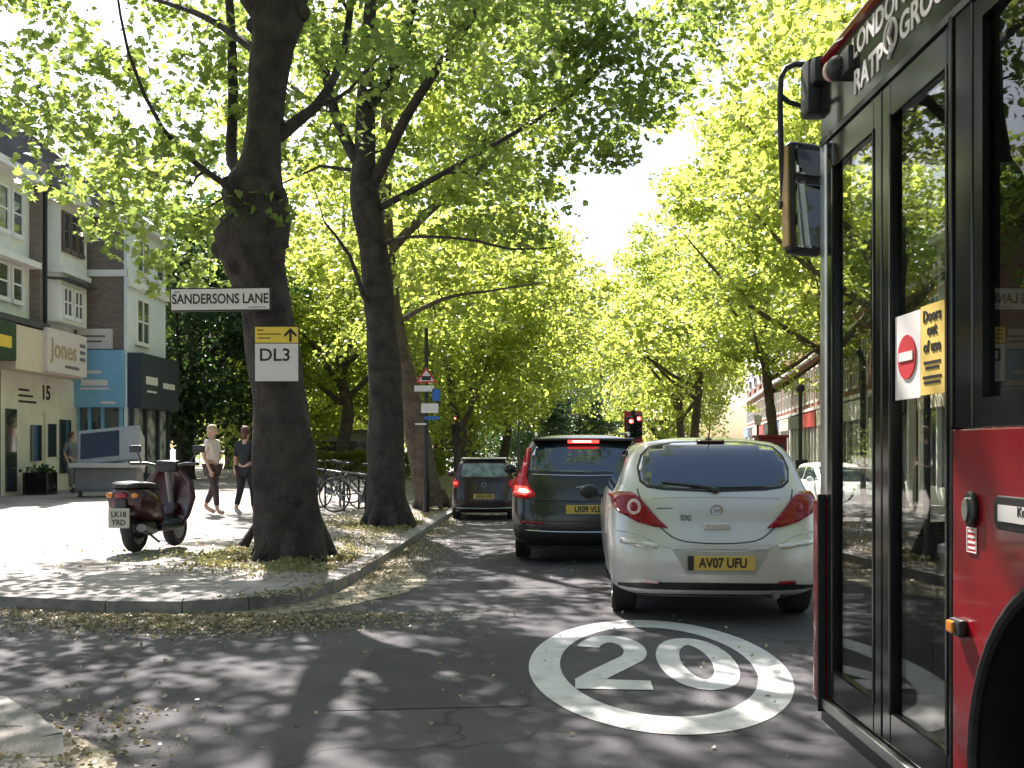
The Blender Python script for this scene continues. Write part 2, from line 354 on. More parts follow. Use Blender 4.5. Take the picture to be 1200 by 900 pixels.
def kerb(name, line, wd, inner):
    b = MB()
    n = len(line); L = []
    for i in range(n-1):
        p, q = Vector(line[i]), Vector(line[i+1]); k = max(1, int((q-p).length/.9))
        for j in range(k): L.append(p.lerp(q, j/k))
    L.append(Vector(line[-1])); L = [tuple(p) for p in L]
    M_ = offset_line(L, wd)
    for i in range(len(L)-1):
        g = .006
        p0, p1 = Vector(L[i]), Vector(L[i+1]); q0, q1 = Vector(M_[i]), Vector(M_[i+1])
        t = (p1-p0).normalized()*g; p0 = p0+t; p1 = p1-t; q0 = q0+t; q1 = q1-t
        jz = random.uniform(-.004, .004)
        c = [(p0, PT+.006+jz-.012), (p1, PT+.006+jz-.012), (q1, PT+.006+jz), (q0, PT+.006+jz)]
        vs = [(a.x, a.y, gz(a.x, a.y)+h) for a, h in c]+[(a.x, a.y, gz(a.x, a.y)-.05) for a, h in c]
        b.add(vs, [(0, 1, 2, 3), (0, 4, 5, 1), (1, 5, 6, 2), (2, 6, 7, 3), (3, 7, 4, 0)])
    o = b.build(name, kerbmat); tag(o, kind='structure')
    bm = bmesh.new(); bm.from_mesh(o.data); bmesh.ops.recalc_face_normals(bm, faces=bm.faces[:]); bm.to_mesh(o.data); bm.free()
    return M_
kerb('kerb', KERB, -.14 if False else .14, True)
inner = offset_line(KERB, .14)
sheet('pavement', inner+[(-60, 22), (-60, 110)], .8, PT, paving, skirt=.2)
K2 = [(-1.2, -8), (-1.32, 1.5), (-1.42, 2.6), (-1.62, 3.6), (-2.0, 4.4), (-2.55, 5.0), (-3.3, 5.35), (-6, 6.0), (-40, 14)]
K2 = [(x-.12, y-.1) for x, y in K2]
K2r = K2[::-1]
# near left corner
kerb('kerb', [tuple(p) for p in K2r], -.14 if False else .14, True) if False else None
L2 = offset_line(K2, .14)
b2 = kerb('kerb', K2, .14, True)
sheet('pavement', L2+[(-40, -8)], .8, PT, paving, skirt=.2)
KR = [(10.8, -30), (10.3, 20), (11, 45), (13, 80), (22, 150)]
kerb('kerb', KR, .14, True)
sheet('pavement', offset_line(KR, .14)+[(60, 150), (60, -30)], 2, PT, paving, skirt=.2)
# far hills of foliage are built as trees; a strip of soil at the tree pits
sheet('path', [(-1.85, 17.2), (-1.85, 21.0), (-2.9, 21.2), (-3.2, 17.1)], .5, PT+.006, soilmat)
sheet('path', [(-1.9, 10.2), (-1.85, 13.2), (-3.4, 13.6), (-3.9, 12.3), (-3.5, 10.9)], .5, PT+.006, soilmat)
sheet('path', [(-1.9, 24.4), (-1.85, 29), (-2.9, 29), (-3.0, 24.6)], .5, PT+.006, soilmat)

# brown dust and broken leaves washed into the gutter
def drift(line, w0, w1, seed):
    r_ = random.Random(seed); A = []; Bq = []
    L = []
    for i in range(len(line)-1):
        p, q = Vector(line[i]), Vector(line[i+1]); k = max(1, int((q-p).length/.12))
        for j in range(k): L.append(p.lerp(q, j/k))
    n = len(L); ph = [r_.uniform(0, 6) for _ in range(4)]
    for i, p in enumerate(L):
        t = (L[min(i+1, n-1)]-L[max(i-1, 0)]).normalized(); nn = Vector((-t.y, t.x)); f = math.sin(math.pi*min(1, i/(n-1)))**.5
        w_ = (w0+(w1-w0)*(.5+.5*math.sin(i*.11+ph[0])*math.sin(i*.045+ph[1])))*f+r_.uniform(-.03, .03)
        A.append(p-nn*.01); Bq.append(p+nn*max(.02, w_))
    b = MB(); z = lambda v: (v.x, v.y, gz(v.x, v.y)+.004)
    vs = [z(v) for pair in zip(A, Bq) for v in pair]; b.add(vs, [(2*i, 2*i+1, 2*i+3, 2*i+2) for i in range(n-1)])
    o = b.build('dirt', driftmat); bm = bmesh.new(); bm.from_mesh(o.data); bmesh.ops.recalc_face_normals(bm, faces=bm.faces[:])
    if sum(f.normal.z for f in bm.faces) < 0: bmesh.ops.reverse_faces(bm, faces=bm.faces[:])
    bm.to_mesh(o.data); bm.free(); tag(o, kind='structure')
drift([tuple(Vector(p)) for p in KERB[5:-3]], .15, .75, 3)
drift([tuple(Vector(p)) for p in K2[:8]][::-1], .15, .75, 5)

for nm, pts in (('road', [(-1.0, 5.2), (.1, 5.3), (.15, 6.9), (-.95, 6.8)]), ('road', [(-.35, 9.8), (.5, 9.9), (.5, 14.5), (-.4, 14.3)])):
    sheet(nm, pts, .8, .0035, patchmat)

# the painted speed roundel
def roundel():
    c = Vector(((778-600)/F*1.4*F/(790-HZ), 0)); yc = 1.4*F/(781-HZ); yc = (1.4*F/338+1.4*F/203)/2
    y0, y1 = 1.4*F/338, 1.4*F/203; hl = (y1-y0)/2; xc = (768-600)/F*yc+.0; hw = 155/F*1.4*F/(790-HZ)
    th = R(-4.0)
    me_t = MB()
    root = thing('road_marking', 'white painted 20 speed roundel on the asphalt behind the silver hatchback', 'road marking', (xc, yc, .004), th)
    n = 72; vs = []; fs = []
    for i in range(n):
        a = 2*math.pi*i/n; vs += [(hw*math.cos(a), hl*math.sin(a), 0), ((hw-.2)*math.cos(a), (hl-.32)*math.sin(a), 0)]
    for i in range(n): j = (i+1) % n; fs.append((2*i, 2*j, 2*j+1, 2*i+1))
    b = MB(); b.add(vs, fs); b.build('ring', road_white, root)
    def stroke(pts, ws, close=False):
        b = MB(); vs = []; k = len(pts); P = [Vector(p) for p in pts]
        for i in range(k):
            t = (P[(i+1) % k]-P[i-1]) if close else (P[min(i+1, k-1)]-P[max(i-1, 0)])
            t.normalize(); nn = Vector((-t.y, t.x)); wx = ws[i] if hasattr(ws, '__len__') else ws
            # strokes that run across the lane are painted longer, as on the road
            h = Vector((nn.x*wx*.5, nn.y*wx*.5*1.75)); vs += [(P[i].x+h.x, P[i].y+h.y, 0), (P[i].x-h.x, P[i].y-h.y, 0)]
        fs = [(2*i, 2*i+2, 2*i+3, 2*i+1) for i in range(k-1)]
        if close: fs.append((2*k-2, 0, 1, 2*k-1))
        b.add(vs, fs); return b
    sx, sy = hw, hl
    two = []
    cx, cyy = -.335*sx, .22*sy
    for i in range(19):
        a = R(165-i*205/18); two.append((cx+.2*sx*math.cos(a), cyy+.02*sy+.25*sy*math.sin(a)))
    e = two[-1]
    for t in (.25, .5, .75): two.append((e[0]+(-.55*sx-e[0])*t, e[1]+(-.32*sy-e[1])*t))
    two.append((-.55*sx, -.34*sy))
    stroke(two, .155).build('digit', road_white, root)
    b = MB(); b.add([(-.63*sx, -.29*sy, .0012), (-.63*sx, -.45*sy, .0012), (-.08*sx, -.45*sy, .0012), (-.08*sx, -.31*sy, .0012)], [(0, 1, 2, 3)]); b.build('digit_foot', road_white, root)
    zero = [(.33*sx+.215*sx*math.copysign(abs(math.cos(2*math.pi*i/40))**.9, math.cos(2*math.pi*i/40)), +.05*sy+.40*sy*math.sin(2*math.pi*i/40)) for i in range(40)]
    stroke(zero, .155, True).build('digit', road_white, root)
roundel()
# ------------------------------------------------------------------ trees
LOBED = [(0, -.5), (.30, -.38), (.5, -.08), (.24, .02), (.34, .34), (.10, .22), (0, .55), (-.10, .22), (-.34, .34), (-.24, .02), (-.5, -.08), (-.30, -.38)]
DIAM = [(0, -.5), (.36, -.05), (0, .5), (-.36, -.05)]
PENT = [(0, -.5), (.42, -.2), (.3, .28), (0, .55), (-.3, .28), (-.42, -.2)]
def leaves_mesh(name, C, size, shape, rng, flat=.65):
    """many leaf-sized faces at the points C (n,3)"""
    n = len(C); sh = np.array(shape); k = len(sh)
    nz = rng.normal(0, flat, (n, 3)); nz[:, 2] = np.abs(rng.normal(.8, .45, n)); nz /= np.linalg.norm(nz, axis=1)[:, None]
    a = rng.normal(0, 1, (n, 3)); u = a-nz*(a*nz).sum(1)[:, None]; u /= np.linalg.norm(u, axis=1)[:, None]; v = np.cross(nz, u)
    s = size*rng.uniform(.6, 1.3, n)
    V = C[:, None, :]+(sh[None, :, 0, None]*u[:, None, :]+sh[None, :, 1, None]*v[:, None, :])*s[:, None, None]
    V = V-nz[:, None, :]*(np.abs(sh[None, :, 0, None])*s[:, None, None]*.35)
    me = bpy.data.meshes.new(name); V = V.reshape(-1, 3).astype(np.float32)
    me.vertices.add(len(V)); me.vertices.foreach_set('co', V.ravel()); me.loops.add(n*k); me.loops.foreach_set('vertex_index', np.arange(n*k, dtype=np.int32))
    me.polygons.add(n); me.polygons.foreach_set('loop_start', np.arange(0, n*k, k, dtype=np.int32))
    me.update(calc_edges=True); return me

def grow(seed, limbs, clusters, trunk_r, twig_r=.012):
    """limbs: list of (points, radii) already laid out; clusters: (n,3). Every cluster hangs on its own twig from the nearest limb point."""
    rng = np.random.default_rng(seed); nodes = []; b = MB()
    for pts, rad in limbs:
        for p, r in zip(pts, rad): nodes.append((Vector(p), r))
        dense = []
        for i in range(len(pts)-1):
            for t in (.25, .5, .75): nodes.append((Vector(pts[i]).lerp(Vector(pts[i+1]), t), rad[i]*(1-t)+rad[i+1]*t))
    order = sorted(range(len(clusters)), key=lambda i: min((Vector(clusters[i])-nd[0]).length for nd in nodes))
    for i in order:
        c = Vector(clusters[i]); best = min(nodes, key=lambda nd: (c-nd[0]).length+max(0, nd[0].z-c.z)*.9+(.9 if nd[1] > .2 else 0))
        p, r = best; L = (c-p).length
        r0 = min(r*.62, .012+L*.018); mid = p.lerp(c, .5)+Vector((rng.normal(0, .12), rng.normal(0, .12), .10*L+rng.normal(0, .1)))*min(1, L)
        q = p.lerp(mid, .5)+Vector((rng.normal(0, .05), rng.normal(0, .05), 0))
        b.tube([p, q, mid, c], [r0, r0*.8, r0*.6, r0*.25], 5, cap=False)
        nodes += [(q, r0*.8), (mid, r0*.6), (mid.lerp(c, .5), r0*.45), (c, r0*.25)]
    return b

def crown_points(rng, centers, per, rad, squash=.55):
    out = []
    for c in centers:
        k = int(per*rng.uniform(.6, 1.4)); rr = rad*rng.uniform(.65, 1.3)
        d = rng.normal(0, 1, (k, 3)); d /= np.linalg.norm(d, axis=1)[:, None]; d *= (rng.uniform(0, 1, k)**.45)[:, None]*rr
        d[:, 2] *= squash; d[:, 2] -= .25*(d[:, 0]**2+d[:, 1]**2)/rr
        out.append(np.array(c)+d)
    return np.concatenate(out)

def ellipsoid(rng, n, cx, cy, cz, rx, ry, rz, lo=.35, zmin=None):
    P = []
    while len(P) < n:
        d = rng.normal(0, 1, 3); d /= np.linalg.norm(d); s = rng.uniform(lo**2.2, 1)**(1/2.2)
        s *= 1+.16*math.sin(d[0]*5+cx)+.12*math.sin(d[1]*7+d[2]*4)
        p = np.array([cx+d[0]*rx*s, cy+d[1]*ry*s, cz+d[2]*rz*s])
        if zmin is not None and p[2] < zmin+.6*math.sin(p[0]*1.3+p[1]): continue
        P.append(p)
    return np.array(P)

def bark_bump(seed, amt=.10):
    ph = [random.Random(seed*7+i).uniform(0, 6.28) for i in range(6)]
    def f(i, an, p):
        return 1+amt*(.5*math.sin(3*an+ph[0]+p.z*.9)+.35*math.sin(5*an+ph[1]-p.z*2.3)+.35*math.sin(2*an+p.z*4.1+ph[2])+.3*math.sin(7*an+ph[3]+p.z*7))
    return f

def resample(pts, rad, step):
    P = [Vector(p) for p in pts]; o = []; rr = []
    for i in range(len(P)-1):
        p0 = P[max(i-1, 0)]; p1 = P[i]; p2 = P[i+1]; p3 = P[min(i+2, len(P)-1)]; k = max(1, int((p2-p1).length/step))
        for j in range(k):
            t = j/k; o.append(.5*((2*p1)+(p2-p0)*t+(2*p0-5*p1+4*p2-p3)*t*t+(3*p1-p0-3*p2+p3)*t**3)); rr.append(rad[i]*(1-t)+rad[i+1]*t)
    o.append(P[-1]); rr.append(rad[-1]); return o, rr

def make_tree(name, label, loc, trunk, limbs, clusters, bark, leafm, per, crad, lsize, shape, seed, group=None, twist=.1, extra_pts=None, n=22, burrs=None):
    root = thing(name, label, 'tree', loc, 0, group)
    off = Vector(loc); L = [([Vector(p)-off for p in a], r) for a, r in limbs]; tp, tr = resample([Vector(p)-off for p in trunk[0]], trunk[1], .12)
    cl = clusters-np.array(loc)
    b = grow(seed, L+[(tp[::5], tr[::5])], cl, tr[0]); fb = bark_bump(seed, twist)
    b.tube(tp, tr, n, bumpf=fb)
    for a, r in L:
        q, qr = resample(a, r, .3); b.tube(q, qr, 12, bumpf=bark_bump(seed+3, .08))
    # root flare
    for i in range(7):
        an = 2*math.pi*i/7+seed; d = Vector((math.cos(an), math.sin(an), 0)); r = tr[0]
        b.tube([tp[0]+d*r*.55+Vector((0, 0, .42)), tp[0]+d*r*.86+Vector((0, 0, .16)), tp[0]+d*r*1.18+Vector((0, 0, -.03))], [r*.3, r*.26, r*.14], 8)
    for (c_, r_) in (burrs or []): b.ball(Vector(c_)-off, r_, r_*.8, r_*.9, 8)
    b.build('trunk', bark, root, smooth=True)
    rng = np.random.default_rng(seed); pts = crown_points(rng, cl, per, crad)
    if extra_pts is not None: pts = np.concatenate([pts, extra_pts-np.array(loc)])
    me = leaves_mesh('crown', pts, lsize, shape, rng); link('crown', me, leafm, root)
    return root

rng = np.random.default_rng(11)
# --- big dark plane tree by the road corner
B1 = Vector((-2.61, 11.7, PT+gz(-2.61, 11.7)))
def W(x, y, d): return tuple(px(x, y, d))
t1 = [tuple(B1)]+[W(338, 600, 11.7), W(336, 560, 11.7), W(327, 460, 11.7), W(318, 395, 11.7), W(311, 345, 11.7), W(299, 310, 11.68), W(294, 282, 11.65), W(303, 255, 11.7), W(296, 225, 11.7), W(303, 195, 11.7), W(309, 150, 11.7), W(313, 100, 11.75), W(319, 55, 11.75), W(324, 25, 11.8), W(330, -30, 11.9)]
r1 = [.43, .385, .36, .32, .29, .29, .37, .43, .36, .36, .25, .205, .215, .245, .30, .2]
l1 = [([W(325, 20, 11.8), W(350, -20, 11.9), W(400, -90, 12.6), W(470, -200, 13.4), W(500, -330, 14.4)], [.22, .19, .15, .10, .05]),
      ([W(318, 25, 11.8), W(296, -5, 11.7), W(270, -90, 11.2), W(240, -210, 10.6), W(200, -330, 10.2)], [.19, .16, .13, .09, .05]),
      ([W(300, 215, 11.9), W(272, 190, 12.4), W(273, 120, 12.8), W(270, 20, 13.2), W(260, -120, 13.8)], [.11, .075, .065, .06, .03]),
      ([W(325, 160, 11.8), W(370, 125, 11.8), W(400, 70, 12.3), W(412, 0, 12.8), W(430, -120, 13.4)], [.09, .06, .05, .045, .03]),
      ([W(295, 235, 11.6), W(240, 200, 11.0), W(190, 150, 10.6), W(150, 60, 10.3), W(130, -60, 10)], [.05, .035, .025, .016, .01]),
      ([W(300, 60, 11.8), W(240, 20, 12.6), W(150, -10, 13.6), W(30, -40, 14.6)], [.06, .04, .025, .012]),
      ([W(330, -30, 11.9), W(330, -200, 11.5), W(360, -420, 11), W(340, -700, 11)], [.2, .16, .1, .05])]
cl = ellipsoid(rng, 200, -3.6, 11.0, 9.6, 6.2, 5.6, 4.6, .3)
keep = []
for p in cl:
    sx = 600+F*p[0]/max(p[1], .5); sy = HZ-F*(p[2]-CH)/max(p[1], .5)
    if p[2] < 4.9: continue
    if 255 < sx < 360 and sy > -20 and p[1] < 11.8 : continue
    if sx < 190 and sy > 150: continue
    keep.append(p)
low1 = [px(x, y, d) for x, y, d in ((180, 205, 11.2), (120, 215, 12.5), (60, 200, 13), (240, 300, 12.8), (225, 255, 12.2), (110, 150, 11), (205, 160, 10.8), (30, 130, 12), (150, 90, 11), (215, 320, 12.6), (90, 60, 10.6), (20, 60, 11.4), (170, 240, 12.4), (130, 260, 13), (400, 60, 12.6), (395, 130, 12.4), (240, 80, 12.5), (70, 130, 11.6), (165, 285, 13))]
cl1 = np.array(keep+[tuple(p) for p in low1])
ivy = crown_points(rng, [W(290, 225, 11.45), W(275, 255, 11.5), W(320, 245, 11.4), W(300, 300, 11.3), W(262, 285, 11.6)], 40, .28, .9)
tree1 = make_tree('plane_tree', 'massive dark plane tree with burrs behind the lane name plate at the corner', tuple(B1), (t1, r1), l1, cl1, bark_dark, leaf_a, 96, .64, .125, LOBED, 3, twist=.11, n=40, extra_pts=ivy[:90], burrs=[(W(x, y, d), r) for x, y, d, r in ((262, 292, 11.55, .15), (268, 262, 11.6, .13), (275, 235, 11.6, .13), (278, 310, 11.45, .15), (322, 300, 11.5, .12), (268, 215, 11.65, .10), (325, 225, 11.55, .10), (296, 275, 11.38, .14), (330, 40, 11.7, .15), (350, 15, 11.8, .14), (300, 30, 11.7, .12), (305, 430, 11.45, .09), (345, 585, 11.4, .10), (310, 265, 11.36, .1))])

# --- second plane tree along the kerb
B2 = px(456, 615, 18.6)
t2 = [tuple(B2), W(453, 580, 18.6), W(452, 520, 18.6), W(450, 440, 18.6), W(446, 370, 18.6), W(439, 300, 18.6), W(432, 255, 18.6), W(427, 215, 18.6), W(428, 170, 18.7), W(430, 60, 19), W(445, -120, 19)]
r2 = [.44, .37, .345, .31, .29, .27, .29, .26, .2, .15, .05]
l2 = [([W(430, 230, 18.6), W(450, 190, 18.4), W(480, 130, 18), W(540, 40, 17.4), W(600, -50, 17)], [.13, .11, .09, .07, .04]),
      ([W(440, 290, 18.6), W(475, 278, 18), W(545, 280, 17.3), W(600, 292, 16.8), W(650, 290, 16.4)], [.05, .03, .024, .018, .01]),
      ([W(432, 250, 18.6), W(480, 225, 18.2), W(560, 180, 17.5), W(660, 120, 16.5), W(720, 60, 16)], [.08, .06, .04, .03, .015]),
      ([W(425, 200, 18.6), W(395, 140, 18.8), W(370, 40, 19), W(330, -60, 19)], [.13, .1, .08, .04]),
      ([W(430, 130, 18.8), W(470, 60, 19.6), W(500, -60, 20.5)], [.12, .09, .05]),
      ([W(436, 360, 18.5), W(425, 345, 18.2), W(410, 300, 18), W(380, 260, 18)], [.06, .05, .035, .02])]
cl = ellipsoid(rng, 240, -1.6, 18.2, 10.8, 5.9, 5.2, 5.4, .25)
keep = []
for p in cl:
    sx = 600+F*p[0]/p[1]; sy = HZ-F*(p[2]-CH)/p[1]
    if sx < 475 and sx > 395 and sy > 215 and p[1] < 19: continue
    if sy > 330-max(0, (sx-520))*.55 or p[2] < 5.0: continue
    if sx > 665 and sy > 170: continue
    keep.append(p)
cl2 = np.array(keep+[tuple(px(x, y, d)) for x, y, d in ((560, 250, 17), (610, 270, 16.8), (640, 230, 16.4), (700, 130, 16), (740, 80, 16), (720, 180, 17), (500, 240, 18), (660, 180, 16.5), (620, 200, 17), (690, 60, 15.6), (760, 130, 17), (650, 90, 15.5), (590, 130, 16), (560, 190, 16.4), (690, 20, 15.5), (725, 40, 15.8), (760, 30, 16), (790, 60, 16.4), (770, 95, 16.2), (735, 110, 16.6), (700, 165, 16.5), (745, 140, 16), (780, 10, 15.6), (810, 30, 16), (670, 5, 15), (800, 100, 16.8), (715, 5, 15.2), (660, 50, 15.4), (640, 90, 15.8), (845, 5, 16.4), (690, 100, 16.4), (755, 65, 15.4))])
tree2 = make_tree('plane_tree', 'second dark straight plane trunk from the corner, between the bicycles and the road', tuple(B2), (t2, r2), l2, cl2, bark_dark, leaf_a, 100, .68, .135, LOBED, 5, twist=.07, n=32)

# --- leaning plane tree behind it
B3 = px(506, 593, 27.0)
t3 = [tuple(B3), W(498, 560, 27), W(487, 500, 27), W(475, 440, 27), W(462, 380, 27), W(452, 300, 27), W(450, 200, 27.3), W(462, 60, 28)]
r3 = [.44, .36, .33, .30, .27, .25, .22, .1]
l3 = [([W(452, 300, 27), W(500, 250, 26.5), W(560, 200, 26), W(620, 140, 25.5)], [.15, .12, .09, .04]),
      ([W(462, 380, 27), W(520, 350, 26.4), W(580, 340, 25.8), W(640, 330, 25)], [.08, .05, .03, .015]),
      ([W(450, 220, 27.2), W(400, 150, 27.6), W(340, 100, 28)], [.14, .1, .05])]
cl = ellipsoid(rng, 280, -.9, 26.6, 10.5, 6.6, 5.2, 6.4, .2)
cl = np.array([p for p in cl if HZ-F*(p[2]-CH)/p[1] < 455-abs(600+F*p[0]/p[1]-560)*.25 and not (600+F*p[0]/p[1] > 665 and HZ-F*(p[2]-CH)/p[1] < 330)])
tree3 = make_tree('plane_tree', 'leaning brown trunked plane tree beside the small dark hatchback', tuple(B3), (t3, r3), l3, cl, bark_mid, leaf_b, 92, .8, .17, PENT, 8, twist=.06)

# --- far trees: two forms, copied with their own turn and size
def generic(seed, h, rx, rz, zc, zmin, leafm, bark, per, ncl, ls, tr=.3, crad=1.0, name='plane_tree', shape=PENT, loc=(0, -50, 0)):
    rg = np.random.default_rng(seed); rr = random.Random(seed)
    trunk = [(0, 0, 0), (.1, 0, 1.2), (rr.uniform(-.3, .3), .1, 3), (rr.uniform(-.5, .5), .2, zmin+1.5), (rr.uniform(-.5, .5), 0, zc), (0, 0, h*.85)]
    rad = [tr*1.15, tr, tr*.85, tr*.7, tr*.45, tr*.12]; limbs = []
    for i in range(6):
        a = 2*math.pi*i/6+rr.uniform(-.3, .3); z0 = zmin*.8+rr.uniform(0, 2.4); e = rx*rr.uniform(.6, .9)
        limbs.append(([(trunk[3][0]*.8, .1, z0), (math.cos(a)*e*.25, math.sin(a)*e*.25, z0+.9), (math.cos(a)*e*.6, math.sin(a)*e*.6, z0+2.2), (math.cos(a)*e, math.sin(a)*e, z0+rr.uniform(2.4, 5))], [tr*.45, tr*.36, tr*.22, tr*.08]))
    cl = ellipsoid(rg, ncl, 0, 0, zc, rx, rx, rz, .4, zmin)
    off = np.array(loc)
    return make_tree(name, 'x', loc, ([tuple(Vector(p)+Vector(loc)) for p in trunk], rad), [([tuple(Vector(p)+Vector(loc)) for p in a], r) for a, r in limbs], cl+off, bark, leafm, per, crad, ls, shape, seed, n=14)
P_a = generic(21, 15, 6.0, 5.6, 8.8, 3.4, leaf_b, bark_mid, 86, 290, .20)
P_b = generic(22, 14, 5.4, 5.8, 8.2, 2.6, leaf_b, bark_mid, 86, 270, .20)
P_c = generic(23, 11, 4.2, 5.0, 5.6, 1.0, leaf_d, bark_dark, 90, 230, .19, tr=.35, name='dark_tree')
P_d = generic(24, 12, 5.6, 5.2, 6.0, 1.2, leaf_b, bark_mid, 86, 270, .20)
P_e = generic(26, 16, 6.2, 5.0, 10.6, 6.0, leaf_b, bark_mid, 86, 260, .20)
used = {}
def plant(P, x, y, label, s=1.0, rz=None, sz=None, z=None, group=None, cat='tree', name=None):
    if P.name not in used: used[P.name] = 1; t = P
    else: t = copy_tree(P)
    t.location = (x, y, (gz(x, y) if z is None else z)+PT*.9); t.rotation_euler = (0, 0, random.uniform(0, 6.28) if rz is None else rz); t.scale = (s, s, sz or s)
    t['label'] = label
    if group: t['group'] = group
    return t
G1 = 'plane trees along the left kerb'; G2 = 'plane trees along the right pavement'; G3 = 'trees closing the view behind the square'
for t in (tree1, tree2, tree3): t['group'] = G1
plant(P_b, -1.9, 35.5, 'slim kerbside tree just beyond the traffic sign pole', .8, 1.0, .85, group=G1)
plant(P_a, -2.0, 47, 'yellow green tree behind the slim kerbside tree', .95, 2.0, group=G1)
plant(P_a, -.5, 60, 'tree above the dark saloon roof, far down the left kerb', 1.0, 4.0, group=G1)
plant(P_b, 1.5, 78, 'farthest tree of the left kerb row at the road bend', 1.15, 3.1, 1.5, group=G1)
# right row
plant(P_e, 11.6, 20.5, 'tree seen through the bus door, nearest of the right row', .95, .4, group=G2)
plant(P_e, 11.3, 29, 'tree behind the bus door mirror in the right row', 1.0, 2.4, 1.1, group=G2)
plant(P_e, 12.4, 38.5, 'tall sunlit tree left of the bus mirror', 1.15, 5.0, 1.1, group=G2)
plant(P_e, 13.2, 50, 'bright tree whose crown hangs over the terrace roofs', 1.0, .2, .95, group=G2)
plant(P_e, 11.6, 62, 'tree with a tall straight trunk above the silver hatchback', 1.05, 3.6, 1.0, group=G2)
plant(P_b, 13.5, 78, 'tree behind the red traffic signal, right row', 1.15, 1.6, 1.5, group=G2)
plant(P_d, 15.5, 98, 'distant tree at the end of the right row', 1.3, 2.6, 1.6, group=G2)
# behind the square
plant(P_c, -13.2, 39.5, 'dark evergreen tree beside the end shop', 1.0, 1.0, 1.15, group=G3)
plant(P_d, -11.0, 47, 'bright bushy tree right of the dark evergreen', .9, 2.2, group=G3)
plant(P_a, -7.5, 44, 'light green tree behind the walkers', 1.0, 3.0, group=G3)
plant(P_d, -16.5, 58, 'tall broad tree rising behind the end shop', 1.3, 4.0, 1.4, group=G3)
plant(P_d, -8.5, 62, 'broad tree between the two big dark trunks', 1.15, 5.3, 1.3, group=G3)
plant(P_b, -4.2, 55, 'mid green tree behind the sign pole', 1.0, .6, 1.1, group=G3)
plant(P_a, -24, 52, 'tree rising over the brown brick gable', 1.3, .9, 1.3, group=G3)
plant(P_c, 1.0, 92, 'tree with shadow dark leaves behind the small dark hatchback', 1.2, .9, 1.0, group=G3)  # far shadow put into the dark leaf colour of these three trees
plant(P_c, 6.5, 108, 'tree with shadow dark leaves at the bend behind the dark estate car', 1.3, 2.9, 1.0, group=G3)
plant(P_c, -4.5, 84, 'tree with shadow dark leaves left of the road bend', 1.2, 4.9, .9, group=G3)
plant(P_d, 11.5, 128, 'hazy bright tree closing the road beyond the signal', 1.5, 1.9, 1.9, group=G3)
plant(P_d, -12, 88, 'tree far behind the hedge', 1.3, .5, 1.2, group=G3)
# trees of the street behind the viewer (they shade the near road and show in glass)
plant(P_a, -5.2, 1.5, 'tree on the near corner behind the viewer', .95, 2.9, group='trees behind the viewer')
plant(P_b, -5.5, -9, 'tree behind the viewer on the left pavement', 1.0, .9, group='trees behind the viewer')
plant(P_a, 12.0, -7, 'tree behind the viewer on the right pavement', 1.0, .7, group='trees behind the viewer')
plant(P_b, 13.5, 5, 'tree across the road beside the bus', .9, 4.7, group='trees behind the viewer')

# hedges
def hedge(x0, y0, x1, y1, h, dpt, label, n, leafm=leaf_h, z=PT):
    root = thing('hedge', label, 'hedge', (x0, y0, z+gz(x0, y0))); rg = np.random.default_rng(int(abs(x0*10+y0)))
    t = rg.uniform(0, 1, n); L = math.hypot(x1-x0, y1-y0); u = np.array([(x1-x0)/L, (y1-y0)/L]); nn = np.array([-u[1], u[0]])
    a = rg.uniform(-.5, .5, n); zz = rg.uniform(0, 1, n)**.6*h*(1+.06*np.sin(t*L*2))
    P = np.stack([t*L*u[0]+a*dpt*nn[0], t*L*u[1]+a*dpt*nn[1], zz], 1); link('foliage', leaves_mesh('foliage', P, .16, PENT, rg, 1.2), leafm, root)
    b = MB()
    for i in range(int(L/.5)):
        q = Vector((u[0]*i*.5, u[1]*i*.5, -.05)); b.tube([q, q+Vector((.05, 0, h*.4)), q+Vector((-.1, .05, h*.8))], [.03, .02, .008], 5)
    b.build('stem', bark_mid, root); return root
hedge(-13, 46, -2.6, 42, 1.1, 1.0, 'clipped bright hedge across the far side of the square', 5200)
hedge(-3.4, 58, 2.2, 76, 3.2, 1.6, 'tall dark hedge along the road bend', 5600, leaf_d, 0)  # dark leaf colour paints the shadow at the road bend
hedge(10.0, 132, 2.0, 118, 5.5, 2.0, 'tall dark hedge closing the far end of the road', 6500, leaf_d, 0)  # shadow at the road end is in the leaf colour too
hedge(-22, 66, -6, 64, 3.5, 1.8, 'tall green hedge behind the evergreen trunk', 7000, leaf_h, 0)

# leaf litter and weeds: nobody could count them
def scatter(name, pts, size, m, lift, label, cat, flat=.25):
    rg = np.random.default_rng(len(pts)); P = np.array([(x, y, gz(x, y)+z+rg.uniform(.004, lift)) for x, y, z in pts])
    o = link(name, leaves_mesh(name, P, size, PENT, rg, flat), m); tag(o, label, cat, kind='stuff'); return o
rr = random.Random(5)
L = []
KP = [Vector(p) for p in KERB[3:-3]]
for i in range(11000):
    s = rr.randrange(len(KP)-1); 
    wts = [(KP[j+1]-KP[j]).length for j in range(len(KP)-1)]
    s = rr.choices(range(len(KP)-1), wts)[0]; p = KP[s].lerp(KP[s+1], rr.random()); t = (KP[s+1]-KP[s]).normalized(); nn = Vector((-t.y, t.x))
    d = abs(rr.gauss(0, .22)); dens = .55+.45*math.sin(p.x*3.1+p.y*1.7)
    if rr.random() > dens: continue
    L.append((p.x+nn.x*d, p.y+nn.y*d, 0.0))
for i in range(7500):      # the drift of litter in the gutter of the corner
    a = rr.gauss(0, 1); b_ = abs(rr.gauss(0, .33)); L.append((-2.5+a*.75, 8.05-b_+abs(a)*.08, 0))
for i in range(1500):
    a = rr.gauss(0, .8); L.append((-1.3+rr.gauss(0, .25)-.1, 13+a*2.5, 0)) 
